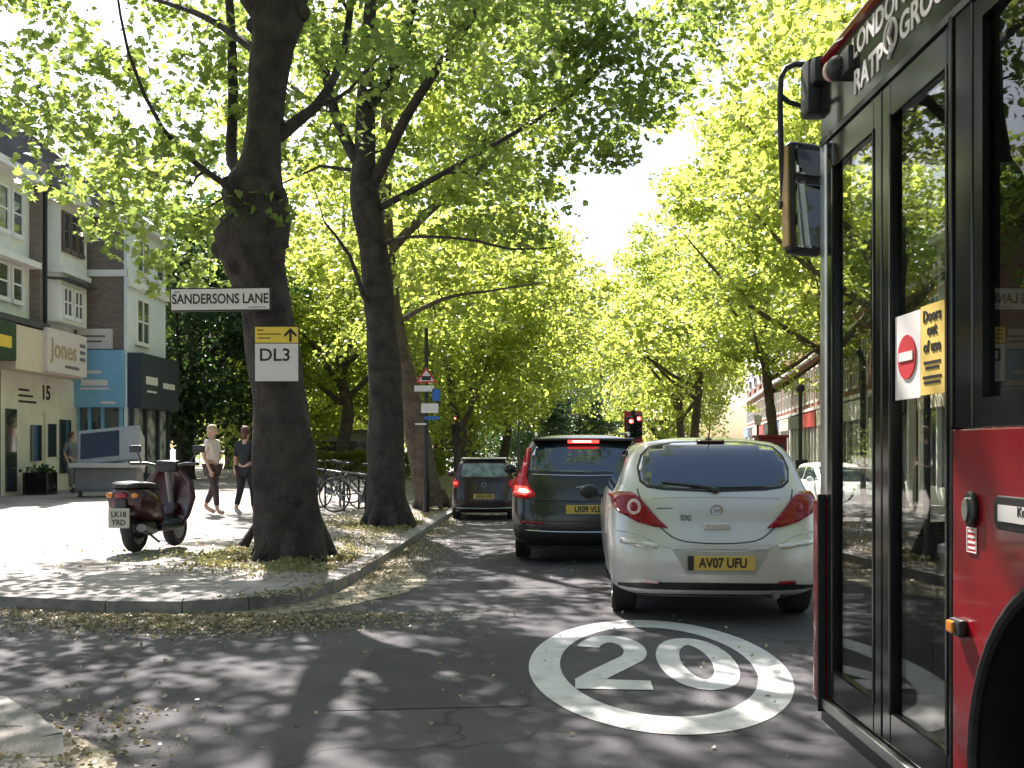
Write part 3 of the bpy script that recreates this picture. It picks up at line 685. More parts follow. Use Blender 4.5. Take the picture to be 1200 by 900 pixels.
for i in range(900):
    L.append((-1.95+rr.gauss(0, .3)-.4*rr.random(), 4.2+rr.gauss(0, .6), 0))
for i in range(500):
    L.append((rr.uniform(-6, 2), rr.uniform(3.5, 16), 0))
for i in range(5200):      # dry leaves lying on the bare strip between the trunks and the kerb
    L.append((-1.85-abs(rr.gauss(0, .8)), rr.uniform(9.6, 26), 0))
L = [q if not (q[0] < -1.7 and q[1] > 8.25+max(0, (-3-q[0]))*.25 or q[0] < -1.62 and q[1] > 9) else (q[0], q[1], PT+.006) for q in L]
L = [(x, y, PT+.006 if (x < -1.75 and y < 4.1 or x < -2.6 and y < 5.0) else z) for x, y, z in L]
scatter('leaf_litter', L, .027, litter_mat, .03, 'dry pale leaves drifted along the kerb and gutter', 'leaf litter', .5)
Wd = []
for i in range(8200):
    a = rr.uniform(0, 6.28); r = .45+abs(rr.gauss(0, .55)); x = -2.61+math.cos(a)*r*1.1; y = 11.6+math.sin(a)*r
    if x < -1.85 and math.sin(x*7)+math.sin(y*5) > -.4: Wd.append((x, y, PT+rr.random()**2*.07))
for i in range(2600):
    a = rr.uniform(0, 6.28); r = .45+abs(rr.gauss(0, .55)); x = -2.35+math.cos(a)*r; y = 18.6+math.sin(a)*r*1.6
    if x < -1.85: Wd.append((x, y, PT+rr.random()**2*.06))
for i in range(2500):
    x = rr.uniform(-3.6, -1.9); y = rr.uniform(12.5, 24)
    if math.sin(x*5)+math.sin(y*2.2) > .1: Wd.append((x, y, PT+rr.random()**2*.05))
scatter('weeds', Wd, .036, weed_mat, .03, 'dry yellow green weeds and grass round the foot of the kerbside trees', 'weeds', .8)
# ------------------------------------------------------------------ cars
def pchip(xs, ys, q):
    xs = np.array(xs, float); ys = np.array(ys, float); h = np.diff(xs); d = np.diff(ys)/h; m = np.zeros(len(xs)); m[0] = d[0]; m[-1] = d[-1]
    for i in range(1, len(xs)-1):
        m[i] = 0 if d[i-1]*d[i] <= 0 else 2*d[i-1]*d[i]/(d[i-1]+d[i])
    q = np.clip(np.atleast_1d(np.array(q, float)), xs[0], xs[-1]); i = np.clip(np.searchsorted(xs, q)-1, 0, len(xs)-2); t = (q-xs[i])/h[i]
    return (2*t**3-3*t**2+1)*ys[i]+(t**3-2*t**2+t)*h[i]*m[i]+(-2*t**3+3*t**2)*ys[i+1]+(t**3-t**2)*h[i]*m[i+1]

class Car:
    """body described by plan outlines stacked in height; local frame: rear at y=0, nose at +y"""
    def __init__(s, name, label, loc, heading, levels, paint, group, n=4.0, m=12.0):
        s.root = thing(name, label, 'car', loc, heading, group); s.lv = levels; s.paint = paint; s.n = n; s.m = m
        s.zs = [l[0] for l in levels]
    def at(s, z):
        z = float(z); return tuple(float(pchip(s.zs, [l[k] for l in s.lv], z)[0]) for k in (1, 2, 3))
    def rear(s, x, z):
        w, y0, y1 = s.at(z); L = (y1-y0)/2; q = max(0, 1-min(1, abs(x)/w)**s.n); return (y0+y1)/2-L*q**(1/s.m)
    def side(s, y, z):
        w, y0, y1 = s.at(z); L = (y1-y0)/2; q = max(0, 1-min(1, abs(y-(y0+y1)/2)/L)**s.m); return w*q**(1/s.n)
    def shell(s, wheels, wr):
        K = 22; per = []
        for i in range(K): per.append((-1+2*i/K, -1))
        for i in range(K*2): per.append((1, -1+2*i/(K*2)))
        for i in range(K): per.append((1-2*i/K, 1))
        for i in range(K*2): per.append((-1, 1-2*i/(K*2)))
        sc = []
        for a, b in per:
            lo, hi = .3, 1.05
            for _ in range(30):
                mid = (lo+hi)/2
                if (mid*abs(a))**s.n+(mid*abs(b))**s.m > 1: hi = mid
                else: lo = mid
            sc.append(lo)
        Z = list(np.linspace(s.zs[0], s.zs[-1], 44)); vs = []; N = len(per)
        for z in Z:
            w, y0, y1 = s.at(z)
            for (a, b), k in zip(per, sc): vs.append((a*k*w, (y0+y1)/2+b*k*(y1-y0)/2, z))
        fs = [(i*N+j, i*N+(j+1) % N, (i+1)*N+(j+1) % N, (i+1)*N+j) for i in range(len(Z)-1) for j in range(N)]
        fs.append(tuple(range(N-1, -1, -1)))
        top = (len(Z)-1)*N; w, y0, y1 = s.at(Z[-1]); rings = [top]
        for kk, dz in ((.8, .008), (.5, .014), (.2, .017)):
            b0 = len(vs)
            for (a, b), k in zip(per, sc): vs.append((a*k*w*kk, (y0+y1)/2+b*k*(y1-y0)/2*(kk*.5+.5 if kk > .5 else kk*1.1), Z[-1]+dz))
            p = rings[-1]; fs += [(p+j, p+(j+1) % N, b0+(j+1) % N, b0+j) for j in range(N)]; rings.append(b0)
        fs.append(tuple(rings[-1]+j for j in range(N)))
        me = bpy.data.meshes.new('body'); me.from_pydata(vs, [], fs)
        o = bpy.data.objects.new('body', me); COL.objects.link(o)
        cut = MB()
        for x, y in wheels: cut.disk((x-.17, y, wr), (1, 0, 0), wr*1.16, .5, 36) if x > 0 else cut.disk((x-.33, y, wr), (1, 0, 0), wr*1.16, .5, 36)
        c = cut.build('cut', black); bo = o.modifiers.new('b', 'BOOLEAN'); bo.operation = 'DIFFERENCE'; bo.object = c; bo.solver = 'EXACT'
        dg = bpy.context.evaluated_depsgraph_get(); me2 = bpy.data.meshes.new_from_object(o.evaluated_get(dg))
        bpy.data.objects.remove(o); bpy.data.objects.remove(c)
        o = link('body', me2, s.paint, s.root, True)
        try: me2.set_sharp_from_angle(angle=R(35))
        except Exception: pass
        for x, y in wheels: s.wheel(x, y, wr)
        # dark underside
        w, y0, y1 = s.at(s.zs[0]); b = MB(); b.box(-w*.86, w*.86, y0+.25, y1-.3, .17, s.zs[0]+.03); b.build('underbody', black, s.root)
    def wheel(s, x, y, r):
        sg = 1 if x > 0 else -1; tw = .2
        b = MB(); b.lathe((x-sg*.02, y, r), (sg, 0, 0), [(r*.66, -tw/2), (r*.93, -tw/2), (r*.985, -tw/2+.02), (r, -tw/2+.045), (r, tw/2-.045), (r*.985, tw/2-.02), (r*.93, tw/2), (r*.66, tw/2)], 40)
        t = b.build('wheel', rubber, s.root, smooth=True)
        b = MB(); b.lathe((x-sg*.02, y, r), (sg, 0, 0), [(r*.56, -tw/2+.02), (r*.67, -tw/2+.02), (r*.67, tw/2-.01), (r*.60, tw/2-.005), (r*.56, tw/2-.03)], 32)
        for i in range(6):
            a = 2*math.pi*i/6; d = Vector((0, math.cos(a), math.sin(a))); c = Vector((x-sg*.02+sg*(tw/2-.03), y, r)); b.tube([c, c+d*r*.6], [.035, .025], 6)
        b.disk((x-sg*.02+sg*(tw/2-.05), y, r), (sg, 0, 0), .07, .035, 16); b.build('rim', alu, t)
    def _patch(s, poly, fn, mapf, off, step, thick):
        bm = bmesh.new(); bm.faces.new([bm.verts.new((a, b, 0)) for a, b in poly])
        for ax in (0, 1):
            lo = min(p[ax] for p in poly); hi = max(p[ax] for p in poly); v = lo+step
            while v < hi:
                bmesh.ops.bisect_plane(bm, geom=bm.verts[:]+bm.edges[:]+bm.faces[:], plane_co=(v, 0, 0) if ax == 0 else (0, v, 0), plane_no=(1, 0, 0) if ax == 0 else (0, 1, 0)); v += step
        bmesh.ops.triangulate(bm, faces=bm.faces[:])
        for v in bm.verts:
            a, b = v.co.x, v.co.y; e = .004
            P = mapf(a, b); du = mapf(a+e, b)-mapf(a-e, b); dv = mapf(a, b+e)-mapf(a, b-e); nn = du.cross(dv)
            if nn.length < 1e-9: nn = Vector((0, -1, 0))
            nn.normalize()
            if nn.dot(fn(P)) < 0: nn = -nn
            v.co = P+nn*off
        bmesh.ops.recalc_face_normals(bm, faces=bm.faces[:])
        return bm
    def patch(s, name, poly, material, off=.004, step=.045, side=None, parent=None, thick=.006, mirror_x=False):
        obs = []
        for mx in ((1, -1) if mirror_x else (1,)):
            if side is None: mapf = lambda a, b: Vector((a*mx, s.rear(a*mx, b), b)); fn = lambda P: Vector((0, -1, .3))
            elif side == 'front':
                def mapf(a, b):
                    w, y0, y1 = s.at(b); L = (y1-y0)/2; q = max(0, 1-min(1, abs(a)/w)**s.n); return Vector((a*mx, (y0+y1)/2+L*q**(1/s.m), b))
                fn = lambda P: Vector((0, 1, .3))
            else: mapf = lambda a, b: Vector((side*mx*s.side(a, b), a, b)); fn = lambda P: Vector((side*mx, 0, .1))
            bm = s._patch(poly, fn, mapf, off, step, thick); me = bpy.data.meshes.new(name); bm.to_mesh(me); bm.free()
            o = link(name, me, material, parent or s.root, True)
            if thick:
                so = o.modifiers.new('s', 'SOLIDIFY'); so.thickness = thick; so.offset = -1
            obs.append(o)
        return obs
    def line(s, name, pts, rad, material, off=.001, parent=None):
        q, r = resample([(a, 0, b) for a, b in pts], [rad]*len(pts), .05); b = MB()
        b.tube([(p.x, s.rear(p.x, p.z)-off, p.z) for p in q], rad, 6); return b.build(name, material, parent or s.root)
    def sline(s, name, pts, rad, material, sd, parent=None):
        q, r = resample([(0, a, b) for a, b in pts], [rad]*len(pts), .06); b = MB()
        b.tube([(sd*s.side(p.y, p.z), p.y, p.z) for p in q], rad, 6); return b.build(name, material, parent or s.root)
    def plate(s, txt, x, z, m, tilt=.0, w=.52, h=.111, back=0, sx=.8):
        y = min(s.rear(x-w/2, z), s.rear(x+w/2, z), s.rear(x, z))-.012
        b = MB(); b.rbox(x-w/2, x+w/2, y-.006, y+.02, z-h/2, z+h/2, .004); p = b.build('number_plate', m, s.root)
        text_part(txt, .105, (x+.012, y-.0085, z), (1, 0, 0), (0, 0, 1), ink, p, bold=.0028, extrude=.001, sx=sx); return p
    def window_line(s, a, b, c, pillars=()):
        pass
    def greenhouse(s, outline, sills, material=dark_glass):
        for sd in (1, -1):
            for poly in outline: s.patch('side_window', poly, material, side=sd, off=.004, step=.09, thick=0)
    def mirrors(s, y, z, material):
        for sd in (1, -1):
            x = sd*(s.side(y, z)+.0); b = MB(); b.tube([(x-sd*.05, y, z-.02), (x+sd*.08, y, z)], .02, 6)
            b.ball((x+sd*.15, y+.02, z+.03), .10, .06, .075); b.build('door_mirror', material, s.root, smooth=True)
    def interior(s): pass

def slope(x, y): return 0
# --- silver hatchback
CX = 242/F*7.7
hb = Car('hatchback', 'silver hatchback at the front of the picture, beside the bus door', (CX, 7.7, 0), R(-4.2),
     [(.21, .70, .10, 3.86), (.26, .82, .03, 3.93), (.33, .85, .0, 3.97), (.46, .862, -.005, 3.99), (.60, .867, .01, 3.98), (.72, .867, .06, 3.92), (.80, .862, .095, 3.80), (.90, .85, .125, 3.45), (.98, .83, .155, 3.10), (1.05, .785, .20, 2.92), (1.15, .745, .265, 2.70), (1.25, .71, .335, 2.50), (1.33, .675, .40, 2.33), (1.39, .625, .46, 2.15), (1.43, .56, .52, 1.98), (1.455, .47, .62, 1.8), (1.47, .35, .80, 1.6)],
     silver, 'cars queuing ahead on the left lane', n=4.3, m=13)
wh = [(-.735, .70), (.735, .70), (-.735, 3.20), (.735, 3.20)]
hb.shell(wh, .315)
hb.patch('rear_window', [(-.50, 1.395), (-.30, 1.432), (0, 1.44), (.30, 1.432), (.50, 1.395), (.565, 1.33), (.60, 1.23), (.585, 1.13), (.53, 1.085), (.40, 1.065), (0, 1.05), (-.40, 1.065), (-.53, 1.085), (-.585, 1.13), (-.60, 1.23), (-.565, 1.33)], dark_glass, off=.004)
hb.patch('rear_window_seal', [(-.515, 1.41), (-.30, 1.447), (0, 1.454), (.30, 1.447), (.515, 1.41), (.585, 1.335), (.617, 1.23), (.60, 1.118), (.54, 1.07), (.40, 1.05), (0, 1.036), (-.40, 1.05), (-.54, 1.07), (-.60, 1.118), (-.617, 1.23), (-.585, 1.335)], black, off=.0015, thick=0)
lampo = hb.patch('tail_lamp', [(-.835, .985), (-.77, 1.03), (-.66, 1.03), (-.60, .99), (-.53, .905), (-.46, .825), (-.385, .755), (-.50, .765), (-.63, .80), (-.74, .86), (-.80, .92)], red_lens, off=.012, step=.04, thick=.014, mirror_x=True)
for o, sg in zip(lampo, (-1, 1)):
    hb_c = [(sg*.645+.052*math.cos(a), .915+.062*math.sin(a)) for a in np.linspace(0, 6.283, 21)[:-1]]
    hb.patch('reversing_lamp', hb_c, clear_lens, off=.020, step=.03, thick=.006, parent=o)
    hb_i = [(sg*.645+.03*math.cos(a), .915+.036*math.sin(a)) for a in np.linspace(0, 6.283, 17)[:-1]]
    hb.patch('lamp_core', hb_i, red_lens, off=.027, step=.03, thick=.005, parent=o)
hb.line('tailgate_seam', [(-.62, 1.06), (-.585, .95), (-.50, .82), (-.40, .72), (-.30, .665), (-.15, .645), (0, .64), (.15, .645), (.30, .665), (.40, .72), (.50, .82), (.585, .95), (.62, 1.06)], .0055, ink, off=-.001)
hb.line('bumper_crease', [(-.78, .73), (-.6, .70), (-.42, .62), (-.2, .585), (0, .58), (.2, .585), (.42, .62), (.6, .70), (.78, .73)], .010, silver, off=-.004)
hb.line('boot_crease', [(-.50, .99), (-.2, 1.0), (0, 1.0), (.2, 1.0), (.50, .99)], .012, silver, off=-.007)
hb.patch('plate_recess', [(-.36, .60), (.40, .60), (.29, .40), (-.25, .40)], mat('silver_shade', (.40, .39, .37), .45, .3, coat=.3, var=.03), off=.0025, thick=0)  # shade of the recess painted as darker silver on a flat patch
hb.line('recess_edge', [(-.36, .60), (0, .605), (.40, .60)], .006, silver, off=.004)
hb.plate('AV07 UFU', .02, .49, plate_y)
b = MB(); y = hb.rear(-.26, .49)-.012; b.box(-.24, -.195, y-.016, y+.01, .4345, .5455); b.build('plate_band', ink, hb.root)
b = MB(); y = hb.rear(0, .77); b.rbox(-.105, .105, y-.024, y+.01, .745, .80, .014); b.build('boot_handle', silver, hb.root, bevel=.004)
b = MB(); y = hb.rear(0, .90); b.ring((0, y-.006, .895), (0, 1, 0), .046, .006, 28, 6); b.tube([(-.03, y-.008, .88), (-.012, y-.01, .915), (.0, y-.01, .885), (.014, y-.01, .912), (.032, y-.008, .895)], .006, 5); b.tube([(-.018, y-.008, .868), (.016, y-.01, .868)], .006, 5); b.build('badge', chrome, hb.root)
text_part('Corsa' if False else 'SXi', .062, (-.245, hb.rear(-.245, .83)-.006, .835), (1, -.12, 0), (0, 0, 1), grey_metal, hb.root, bold=.002)
b = MB(); y = hb.rear(-.4, .92); b.rbox(-.47, -.34, y-.006, y+.004, .905, .915, .002); b.build('model_badge', grey_metal, hb.root)
hb.patch('high_brake_lamp', [(-.11, 1.452), (.13, 1.452), (.12, 1.436), (-.10, 1.436)], mat('lens_dark', (.08, .01, .012), .2, var=.2), off=.014, thick=.01)
b = MB(); b.tube([(0, hb.rear(0, 1.06)-.02, 1.06), (-.12, hb.rear(-.12, 1.09)-.022, 1.085), (-.42, hb.rear(-.42, 1.11)-.018, 1.115)], [.022, .013, .007], 7); b.ball((.0, hb.rear(0, 1.05)-.02, 1.053), .035, .02, .025, 8); b.build('wiper', black, hb.root)
b = MB(); b.tube([(0, .62, 1.46), (0, .48, 1.62)], [.007, .003], 6); b.disk((0, .63, 1.455), (0, -.2, 1), .028, .02, 12); b.build('aerial', black, hb.root)
for sd in (-1, 1):
    hb.patch('bumper_reflector', [(sd*.76, .675), (sd*.46, .635), (sd*.48, .60), (sd*.76, .63)], mat('silver_highlight', (.62, .60, .56), .2, .4, coat=.8, var=.03), off=.006, step=.05, thick=.006)  # bumper highlight painted as a strip of brighter silver
    hb.patch('fog_lamp', [(sd*.60, .36), (sd*.46, .35), (sd*.47, .325), (sd*.60, .33)], red_lens if sd > 0 else clear_lens, off=.006, step=.05)
hb.patch('bumper_valance', [(-.78, .31), (-.5, .335), (.5, .335), (.78, .31), (.76, .225), (-.76, .225)], black, off=.004, step=.06, thick=0)
hb.greenhouse([[(.78, 1.02), (.72, 1.20), (.80, 1.34), (1.35, 1.375), (1.38, 1.01)], [(1.43, 1.01), (1.41, 1.375), (1.75, 1.38), (2.12, 1.33), (2.75, 1.03), (2.6, 1.0)]], None)
hb.patch('windscreen', [(-.60, 1.36), (.60, 1.36), (.70, 1.02), (-.70, 1.02)], dark_glass, side='front', step=.08, thick=0)
for sd in (1, -1): hb.sline('door_seam', [(1.36, 1.0), (1.33, .7), (1.30, .35)], .004, ink, sd); hb.sline('door_seam', [(2.55, .98), (2.52, .7), (2.5, .35)], .004, ink, sd)
hb.mirrors(2.65, .90, ink)
b = MB(); b.tube([(.45, .3, .24), (.45, .02, .235)], .028, 10); b.build('exhaust', grey_metal, hb.root)

# --- dark estate / crossover with its brake lamps lit
sx0 = 85/F*12.3; zg = gz(sx0, 12.3)
sv = Car('crossover_car', 'dark crossover with lit brake lamps between the silver hatchback and the small hatchback', (sx0, 12.3, zg), R(-1.5),
     [(.24, .84, .12, 4.2), (.30, .90, .03, 4.30), (.45, .925, 0, 4.38), (.62, .93, .01, 4.40), (.78, .93, .05, 4.36), (.92, .925, .07, 4.15), (1.0, .915, .09, 3.75), (1.08, .885, .12, 3.25), (1.18, .84, .165, 3.0), (1.30, .79, .23, 2.75), (1.42, .745, .305, 2.5), (1.52, .70, .37, 2.3), (1.585, .64, .43, 2.1), (1.62, .54, .56, 1.95), (1.635, .42, .75, 1.75)],
     suv_paint, 'cars queuing ahead on the left lane', n=4.2, m=13)
wh = [(-.80, .86), (.80, .86), (-.80, 3.5), (.80, 3.5)]
sv.shell(wh, .36)
sv.patch('rear_window', [(-.60, 1.50), (0, 1.525), (.60, 1.50), (.665, 1.36), (.70, 1.19), (.60, 1.165), (0, 1.15), (-.60, 1.165), (-.70, 1.19), (-.665, 1.36)], dark_glass, off=.004)
b = MB(); y = sv.rear(0, 1.56); b.rbox(-.66, .66, y-.10, y+.3, 1.565, 1.60, .014); b.build('roof_spoiler', suv_paint, sv.root)
b = MB(); b.rbox(-.2, .2, y-.112, y-.09, 1.535, 1.572, .006); b.build('high_brake_lamp', brake_on, sv.root)
b = MB(); b.rbox(-.14, .10, y-.116, y-.11, 1.548, 1.562, .003); b.build('lamp_core', brake_core, sv.root)
lo = sv.patch('tail_lamp', [(-.72, 1.47), (-.675, 1.47), (-.715, 1.25), (-.735, 1.10), (-.68, .98), (-.62, .90), (-.62, .86), (-.74, .83), (-.90, .85), (-.915, .93), (-.905, 1.02), (-.84, 1.10), (-.79, 1.20), (-.75, 1.34)], brake_glow, off=.014, step=.05, thick=.016, mirror_x=True)
for o, sg in zip(lo, (-1, 1)):
    sv.patch('lamp_glow', [(sg*.86, .99), (sg*.72, .98), (sg*.66, .91), (sg*.74, .87), (sg*.87, .90)], brake_on, off=.022, step=.05, parent=o)
    sv.patch('lamp_core', [(sg*.80, .955), (sg*.72, .945), (sg*.69, .915), (sg*.74, .90), (sg*.81, .915)], brake_core, off=.029, step=.05, parent=o)
sv.plate('LR09 VLE', .03, .70, plate_y)
sv.line('tailgate_seam', [(-.72, 1.14), (-.70, .95), (-.66, .62), (-.62, .56), (0, .55), (.62, .56), (.66, .62), (.70, .95), (.72, 1.14)], .006, ink)
sv.line('body_crease', [(-.86, .86), (-.6, .82), (0, .80), (.6, .82), (.86, .86)], .013, suv_paint, off=-.006)
sv.line('chrome_trim', [(-.74, .435), (-.4, .42), (0, .415), (.4, .42), (.74, .435)], .010, chrome, off=.002)
sv.line('window_trim', [(-.66, 1.135), (0, 1.12), (.66, 1.135)], .010, chrome, off=.002)
sv.patch('bumper_cladding', [(-.88, .50), (-.6, .46), (.6, .46), (.88, .50), (.86, .27), (-.86, .27)], black, off=.005, step=.07, thick=0)
for sd in (-1, 1): sv.patch('bumper_reflector', [(sd*.80, .55), (sd*.52, .54), (sd*.52, .515), (sd*.80, .52)], red_lens, off=.006, step=.06)
b = MB(); y = sv.rear(0, .92); b.tube([(-.1, y-.008, .97), (.0, y-.01, .99), (.1, y-.008, .97)], .006, 5); b.ring((0, y-.008, .93), (0, 1, 0), .045, .006, 20, 5); b.build('badge', chrome, sv.root)
for sd in (-1, 1):
    b = MB(); b.tube([(sd*.60, .55, 1.615), (sd*.61, .65, 1.67), (sd*.61, 2.0, 1.67), (sd*.60, 2.15, 1.61)], .017, 7); b.build('roof_rail', alu, sv.root, smooth=True)
sv.greenhouse([[(.55, 1.20), (.60, 1.42), (.75, 1.52), (1.45, 1.55), (1.48, 1.13)], [(1.54, 1.12), (1.52, 1.55), (2.2, 1.52), (3.0, 1.13)]], None)
sv.patch('windscreen', [(-.62, 1.52), (.62, 1.52), (.78, 1.14), (-.78, 1.14)], dark_glass, side='front', step=.08, thick=0)
sv.mirrors(2.7, 1.12, suv_paint)
for sd in (1, -1): sv.sline('door_seam', [(1.5, 1.1), (1.5, .7), (1.35, .4)], .004, ink, sd); sv.sline('door_seam', [(2.75, 1.1), (2.7, .7), (2.65, .4)], .004, ink, sd)

# --- small maroon hatchback ahead
tx = -33/F*23.6; tz = gz(tx, 23.6)
sm = Car('small_hatchback', 'small dark maroon hatchback by the left kerb, farthest car of the queue', (tx, 23.6, tz), R(1.0),
     [(.20, .72, .08, 3.4), (.28, .79, .01, 3.5), (.45, .80, 0, 3.55), (.62, .80, .02, 3.53), (.80, .79, .06, 3.35), (.92, .775, .09, 2.95), (1.02, .75, .13, 2.6), (1.15, .70, .19, 2.4), (1.28, .66, .25, 2.2), (1.38, .62, .31, 2.05), (1.44, .55, .40, 1.9), (1.475, .45, .55, 1.75), (1.49, .34, .75, 1.6)],
     maroon, 'cars queuing ahead on the left lane', n=4.2, m=12)
wh = [(-.69, .62), (.69, .62), (-.69, 2.95), (.69, 2.95)]
sm.shell(wh, .29)
sm.patch('rear_window', [(-.50, 1.36), (0, 1.375), (.50, 1.36), (.56, 1.10), (.5, 1.045), (0, 1.035), (-.5, 1.045), (-.56, 1.10)], mat('light_glass', (.22, .26, .27), .08, var=.5, scale=7, spec=.9), off=.004)
lo = sm.patch('tail_lamp', [(-.755, .98), (-.70, .99), (-.60, .95), (-.58, .84), (-.66, .78), (-.75, .80)], brake_glow, off=.012, thick=.014, mirror_x=True)
for o, sg in zip(lo, (-1, 1)): sm.patch('lamp_core', [(sg*.72, .92), (sg*.64, .92), (sg*.64, .86), (sg*.72, .86)], brake_on, off=.019, parent=o)
sm.plate('HX05 OVC', .0, .58, plate_y, w=.50)
sm.line('chrome_trim', [(-.66, .30), (0, .285), (.66, .30)], .016, alu, off=.004)
sm.line('tailgate_seam', [(-.58, 1.03), (-.56, .8), (-.5, .50), (0, .48), (.5, .50), (.56, .8), (.58, 1.03)], .006, ink)
b = MB(); y = sm.rear(0, .86); b.ring((0, y-.006, .86), (0, 1, 0), .05, .008, 24, 6); b.build('badge', chrome, sm.root)
sm.greenhouse([[(.42, 1.05), (.48, 1.28), (.6, 1.38), (1.2, 1.40), (1.2, 1.03)], [(1.26, 1.02), (1.26, 1.40), (1.8, 1.36), (2.45, 1.04)]], None)
sm.patch('windscreen', [(-.58, 1.36), (.58, 1.36), (.68, 1.02), (-.68, 1.02)], dark_glass, side='front', step=.08, thick=0)
b = MB(); b.rbox(-.56, .56, .32, 1.8, 1.475, 1.50, .02); b.build('roof_panel', car_white, sm.root)
sm.mirrors(2.2, 1.03, maroon)

# --- pale car parked across the road, nose towards the viewer
wx, wy = 9.1, 29.5
wc = Car('parked_car', 'white car facing the viewer by the right kerb, behind the silver hatchback', (wx, wy, gz(wx, wy)), R(180),
     [(.20, .72, .08, 3.9), (.28, .82, .01, 4.0), (.45, .84, 0, 4.05), (.62, .84, .02, 4.02), (.78, .83, .06, 3.8), (.90, .80, .10, 3.2), (1.0, .76, .15, 2.9), (1.15, .71, .25, 2.6), (1.28, .67, .33, 2.4), (1.38, .62, .42, 2.15), (1.44, .52, .6, 1.95), (1.47, .38, .9, 1.7)],
     car_white, None, n=4, m=12)
wh = [(-.72, .70), (.72, .70), (-.72, 3.25), (.72, 3.25)]
wc.shell(wh, .31)
wc.patch('windscreen', [(-.56, 1.36), (.56, 1.36), (.68, .98), (-.68, .98)], dark_glass, side='front', step=.08, thick=0)
wc.patch('headlight', [(.80, .72), (.55, .74), (.52, .62), (.76, .60)], mat('headlight', (.6, .62, .65), .1, .4, var=.2), side='front', step=.05, mirror_x=True, off=.01)
wc.patch('grille', [(-.42, .66), (.42, .66), (.36, .52), (-.36, .52)], black, side='front', off=.006)
wc.greenhouse([[(.42, 1.02), (.5, 1.3), (1.3, 1.38), (1.3, 1.0)], [(1.36, 1.0), (1.36, 1.38), (2.0, 1.33), (2.7, 1.0)]], None)
wc.patch('number_plate', [(-.26, .45), (.26, .45), (.26, .34), (-.26, .34)], plate_w, side='front', off=.012)
wc.mirrors(2.5, 1.0, car_white)
# ------------------------------------------------------------------ the bus
XS = 1.33; XF = 3.88; YF = 4.22; YR = -6.6; ZB = .33; RT = 3.06
bus = thing('bus', 'red single deck bus with black door pillars filling the right edge of the picture', 'bus', ((XS+XF)/2, -1.2, 0))
BO = tuple(bus.location)
def bm_(): return MB(BO)
SX, SY, SZ = Vector((0, -1, 0)), Vector((0, 0, 1)), Vector((-1, 0, 0))
side = (Vector((XS, 0, 0)), Vector((0, 1, 0)), Vector((0, 0, 1)), Vector((1, 0, 0)))   # u=Y v=Z w=inwards
far = (Vector((XF, 0, 0)), Vector((0, 1, 0)), Vector((0, 0, 1)), Vector((-1, 0, 0)))
def side_outline(y1, arches, r, z0, z1, yend):
    P = [(y1, z0), (y1, z1), (yend, z1), (yend, z0)]
    for ya in sorted(arches):
        a0 = math.asin(max(-1, min(1, (z0-.5)/r)))
        for i in range(25):
            a = math.pi-a0+(a0-(math.pi-a0))*i/24; P.append((ya+r*math.cos(a), .5+r*math.sin(a)))
    return P
WY = 2.22; WR = .61
P = side_outline(2.965, [WY, -4.0], WR, ZB, 1.455, YR)
b = bm_(); b.fpoly(side, P, .0, .05); b.build('side_panel', bus_red, bus, bevel=.006)
P = side_outline(4.1, [WY, -4.0], WR, ZB, 1.455, YR); b = bm_(); b.fpoly(far, P, .0, .05); b.build('side_panel', bus_red, bus, bevel=.006)
# black wheel-arch lining and lip
for fr, nm in ((side, 1), (far, 2)):
    for ya in (WY, -4.0):
        b = bm_(); pts = [fr[0]+fr[1]*(ya+WR*math.cos(a))+fr[2]*(.5+WR*math.sin(a))+fr[3]*.0 for a in np.linspace(-.27, math.pi+.27, 26)]
        b.tube(pts, .018, 8); 
        n = 24; vs = []
        for a in np.linspace(-.27, math.pi+.27, n): q = fr[0]+fr[1]*(ya+(WR-.006)*math.cos(a))+fr[2]*(.5+(WR-.006)*math.sin(a)); vs += [q-fr[3]*.006, q+fr[3]*.55]
        b.add(vs, [(2*i, 2*i+2, 2*i+3, 2*i+1) for i in range(n-1)])
        b.fbox(fr, ya-.6, ya+.6, .30, 1.1, .50, .52); b.build('wheel_arch', black, bus)
        b = bm_(); c = fr[0]+fr[1]*ya+fr[2]*.48+fr[3]*.06; ax = fr[3]
        b.lathe(c, ax, [(.27, 0), (.44, -.0), (.475, .03), (.48, .08), (.48, .24), (.44, .28), (.27, .28)], 40); tw = b.build('wheel', rubber, bus, smooth=True)
        b = bm_(); b.lathe(c, ax, [(.0, .12), (.12, .10), (.13, .02), (.16, .02), (.2, .12), (.26, .06), (.28, .0), (.28, .1), (.2, .2), (.0, .2)], 32)
        for i in range(10): a = i*.628; b.disk(c+fr[1]*.165*math.cos(a)+fr[2]*.165*math.sin(a)-ax*.005, ax, .014, .03, 8)
        b.build('rim', grey_metal, tw)
# pillars
b = bm_(); b.fbox(side, 2.945, 2.968, 1.456, 2.70, -.012, .06); b.fbox(side, 2.83, 2.945, 1.457, 2.70, -.004, .06); b.build('door_pillar', gloss_black, bus, bevel=.004)
b = bm_(); b.rbox(XS-.002, XS+.055, YF-.065, YF+.02, 1.18, 2.70, .018, seg=3); b.build('front_pillar', alu, bus, smooth=True)
b = bm_(); b.rbox(XS-.03, XS+.05, YF-.06, YF+.03, ZB-.02, 1.18, .022, seg=3); b.build('corner_panel', bus_red, bus, smooth=True)
b = bm_(); b.rbox(XS-.034, XS+.0, YF-.064, YF-.052, ZB-.05, 1.2, .003); b.build('corner_seal', black, bus)
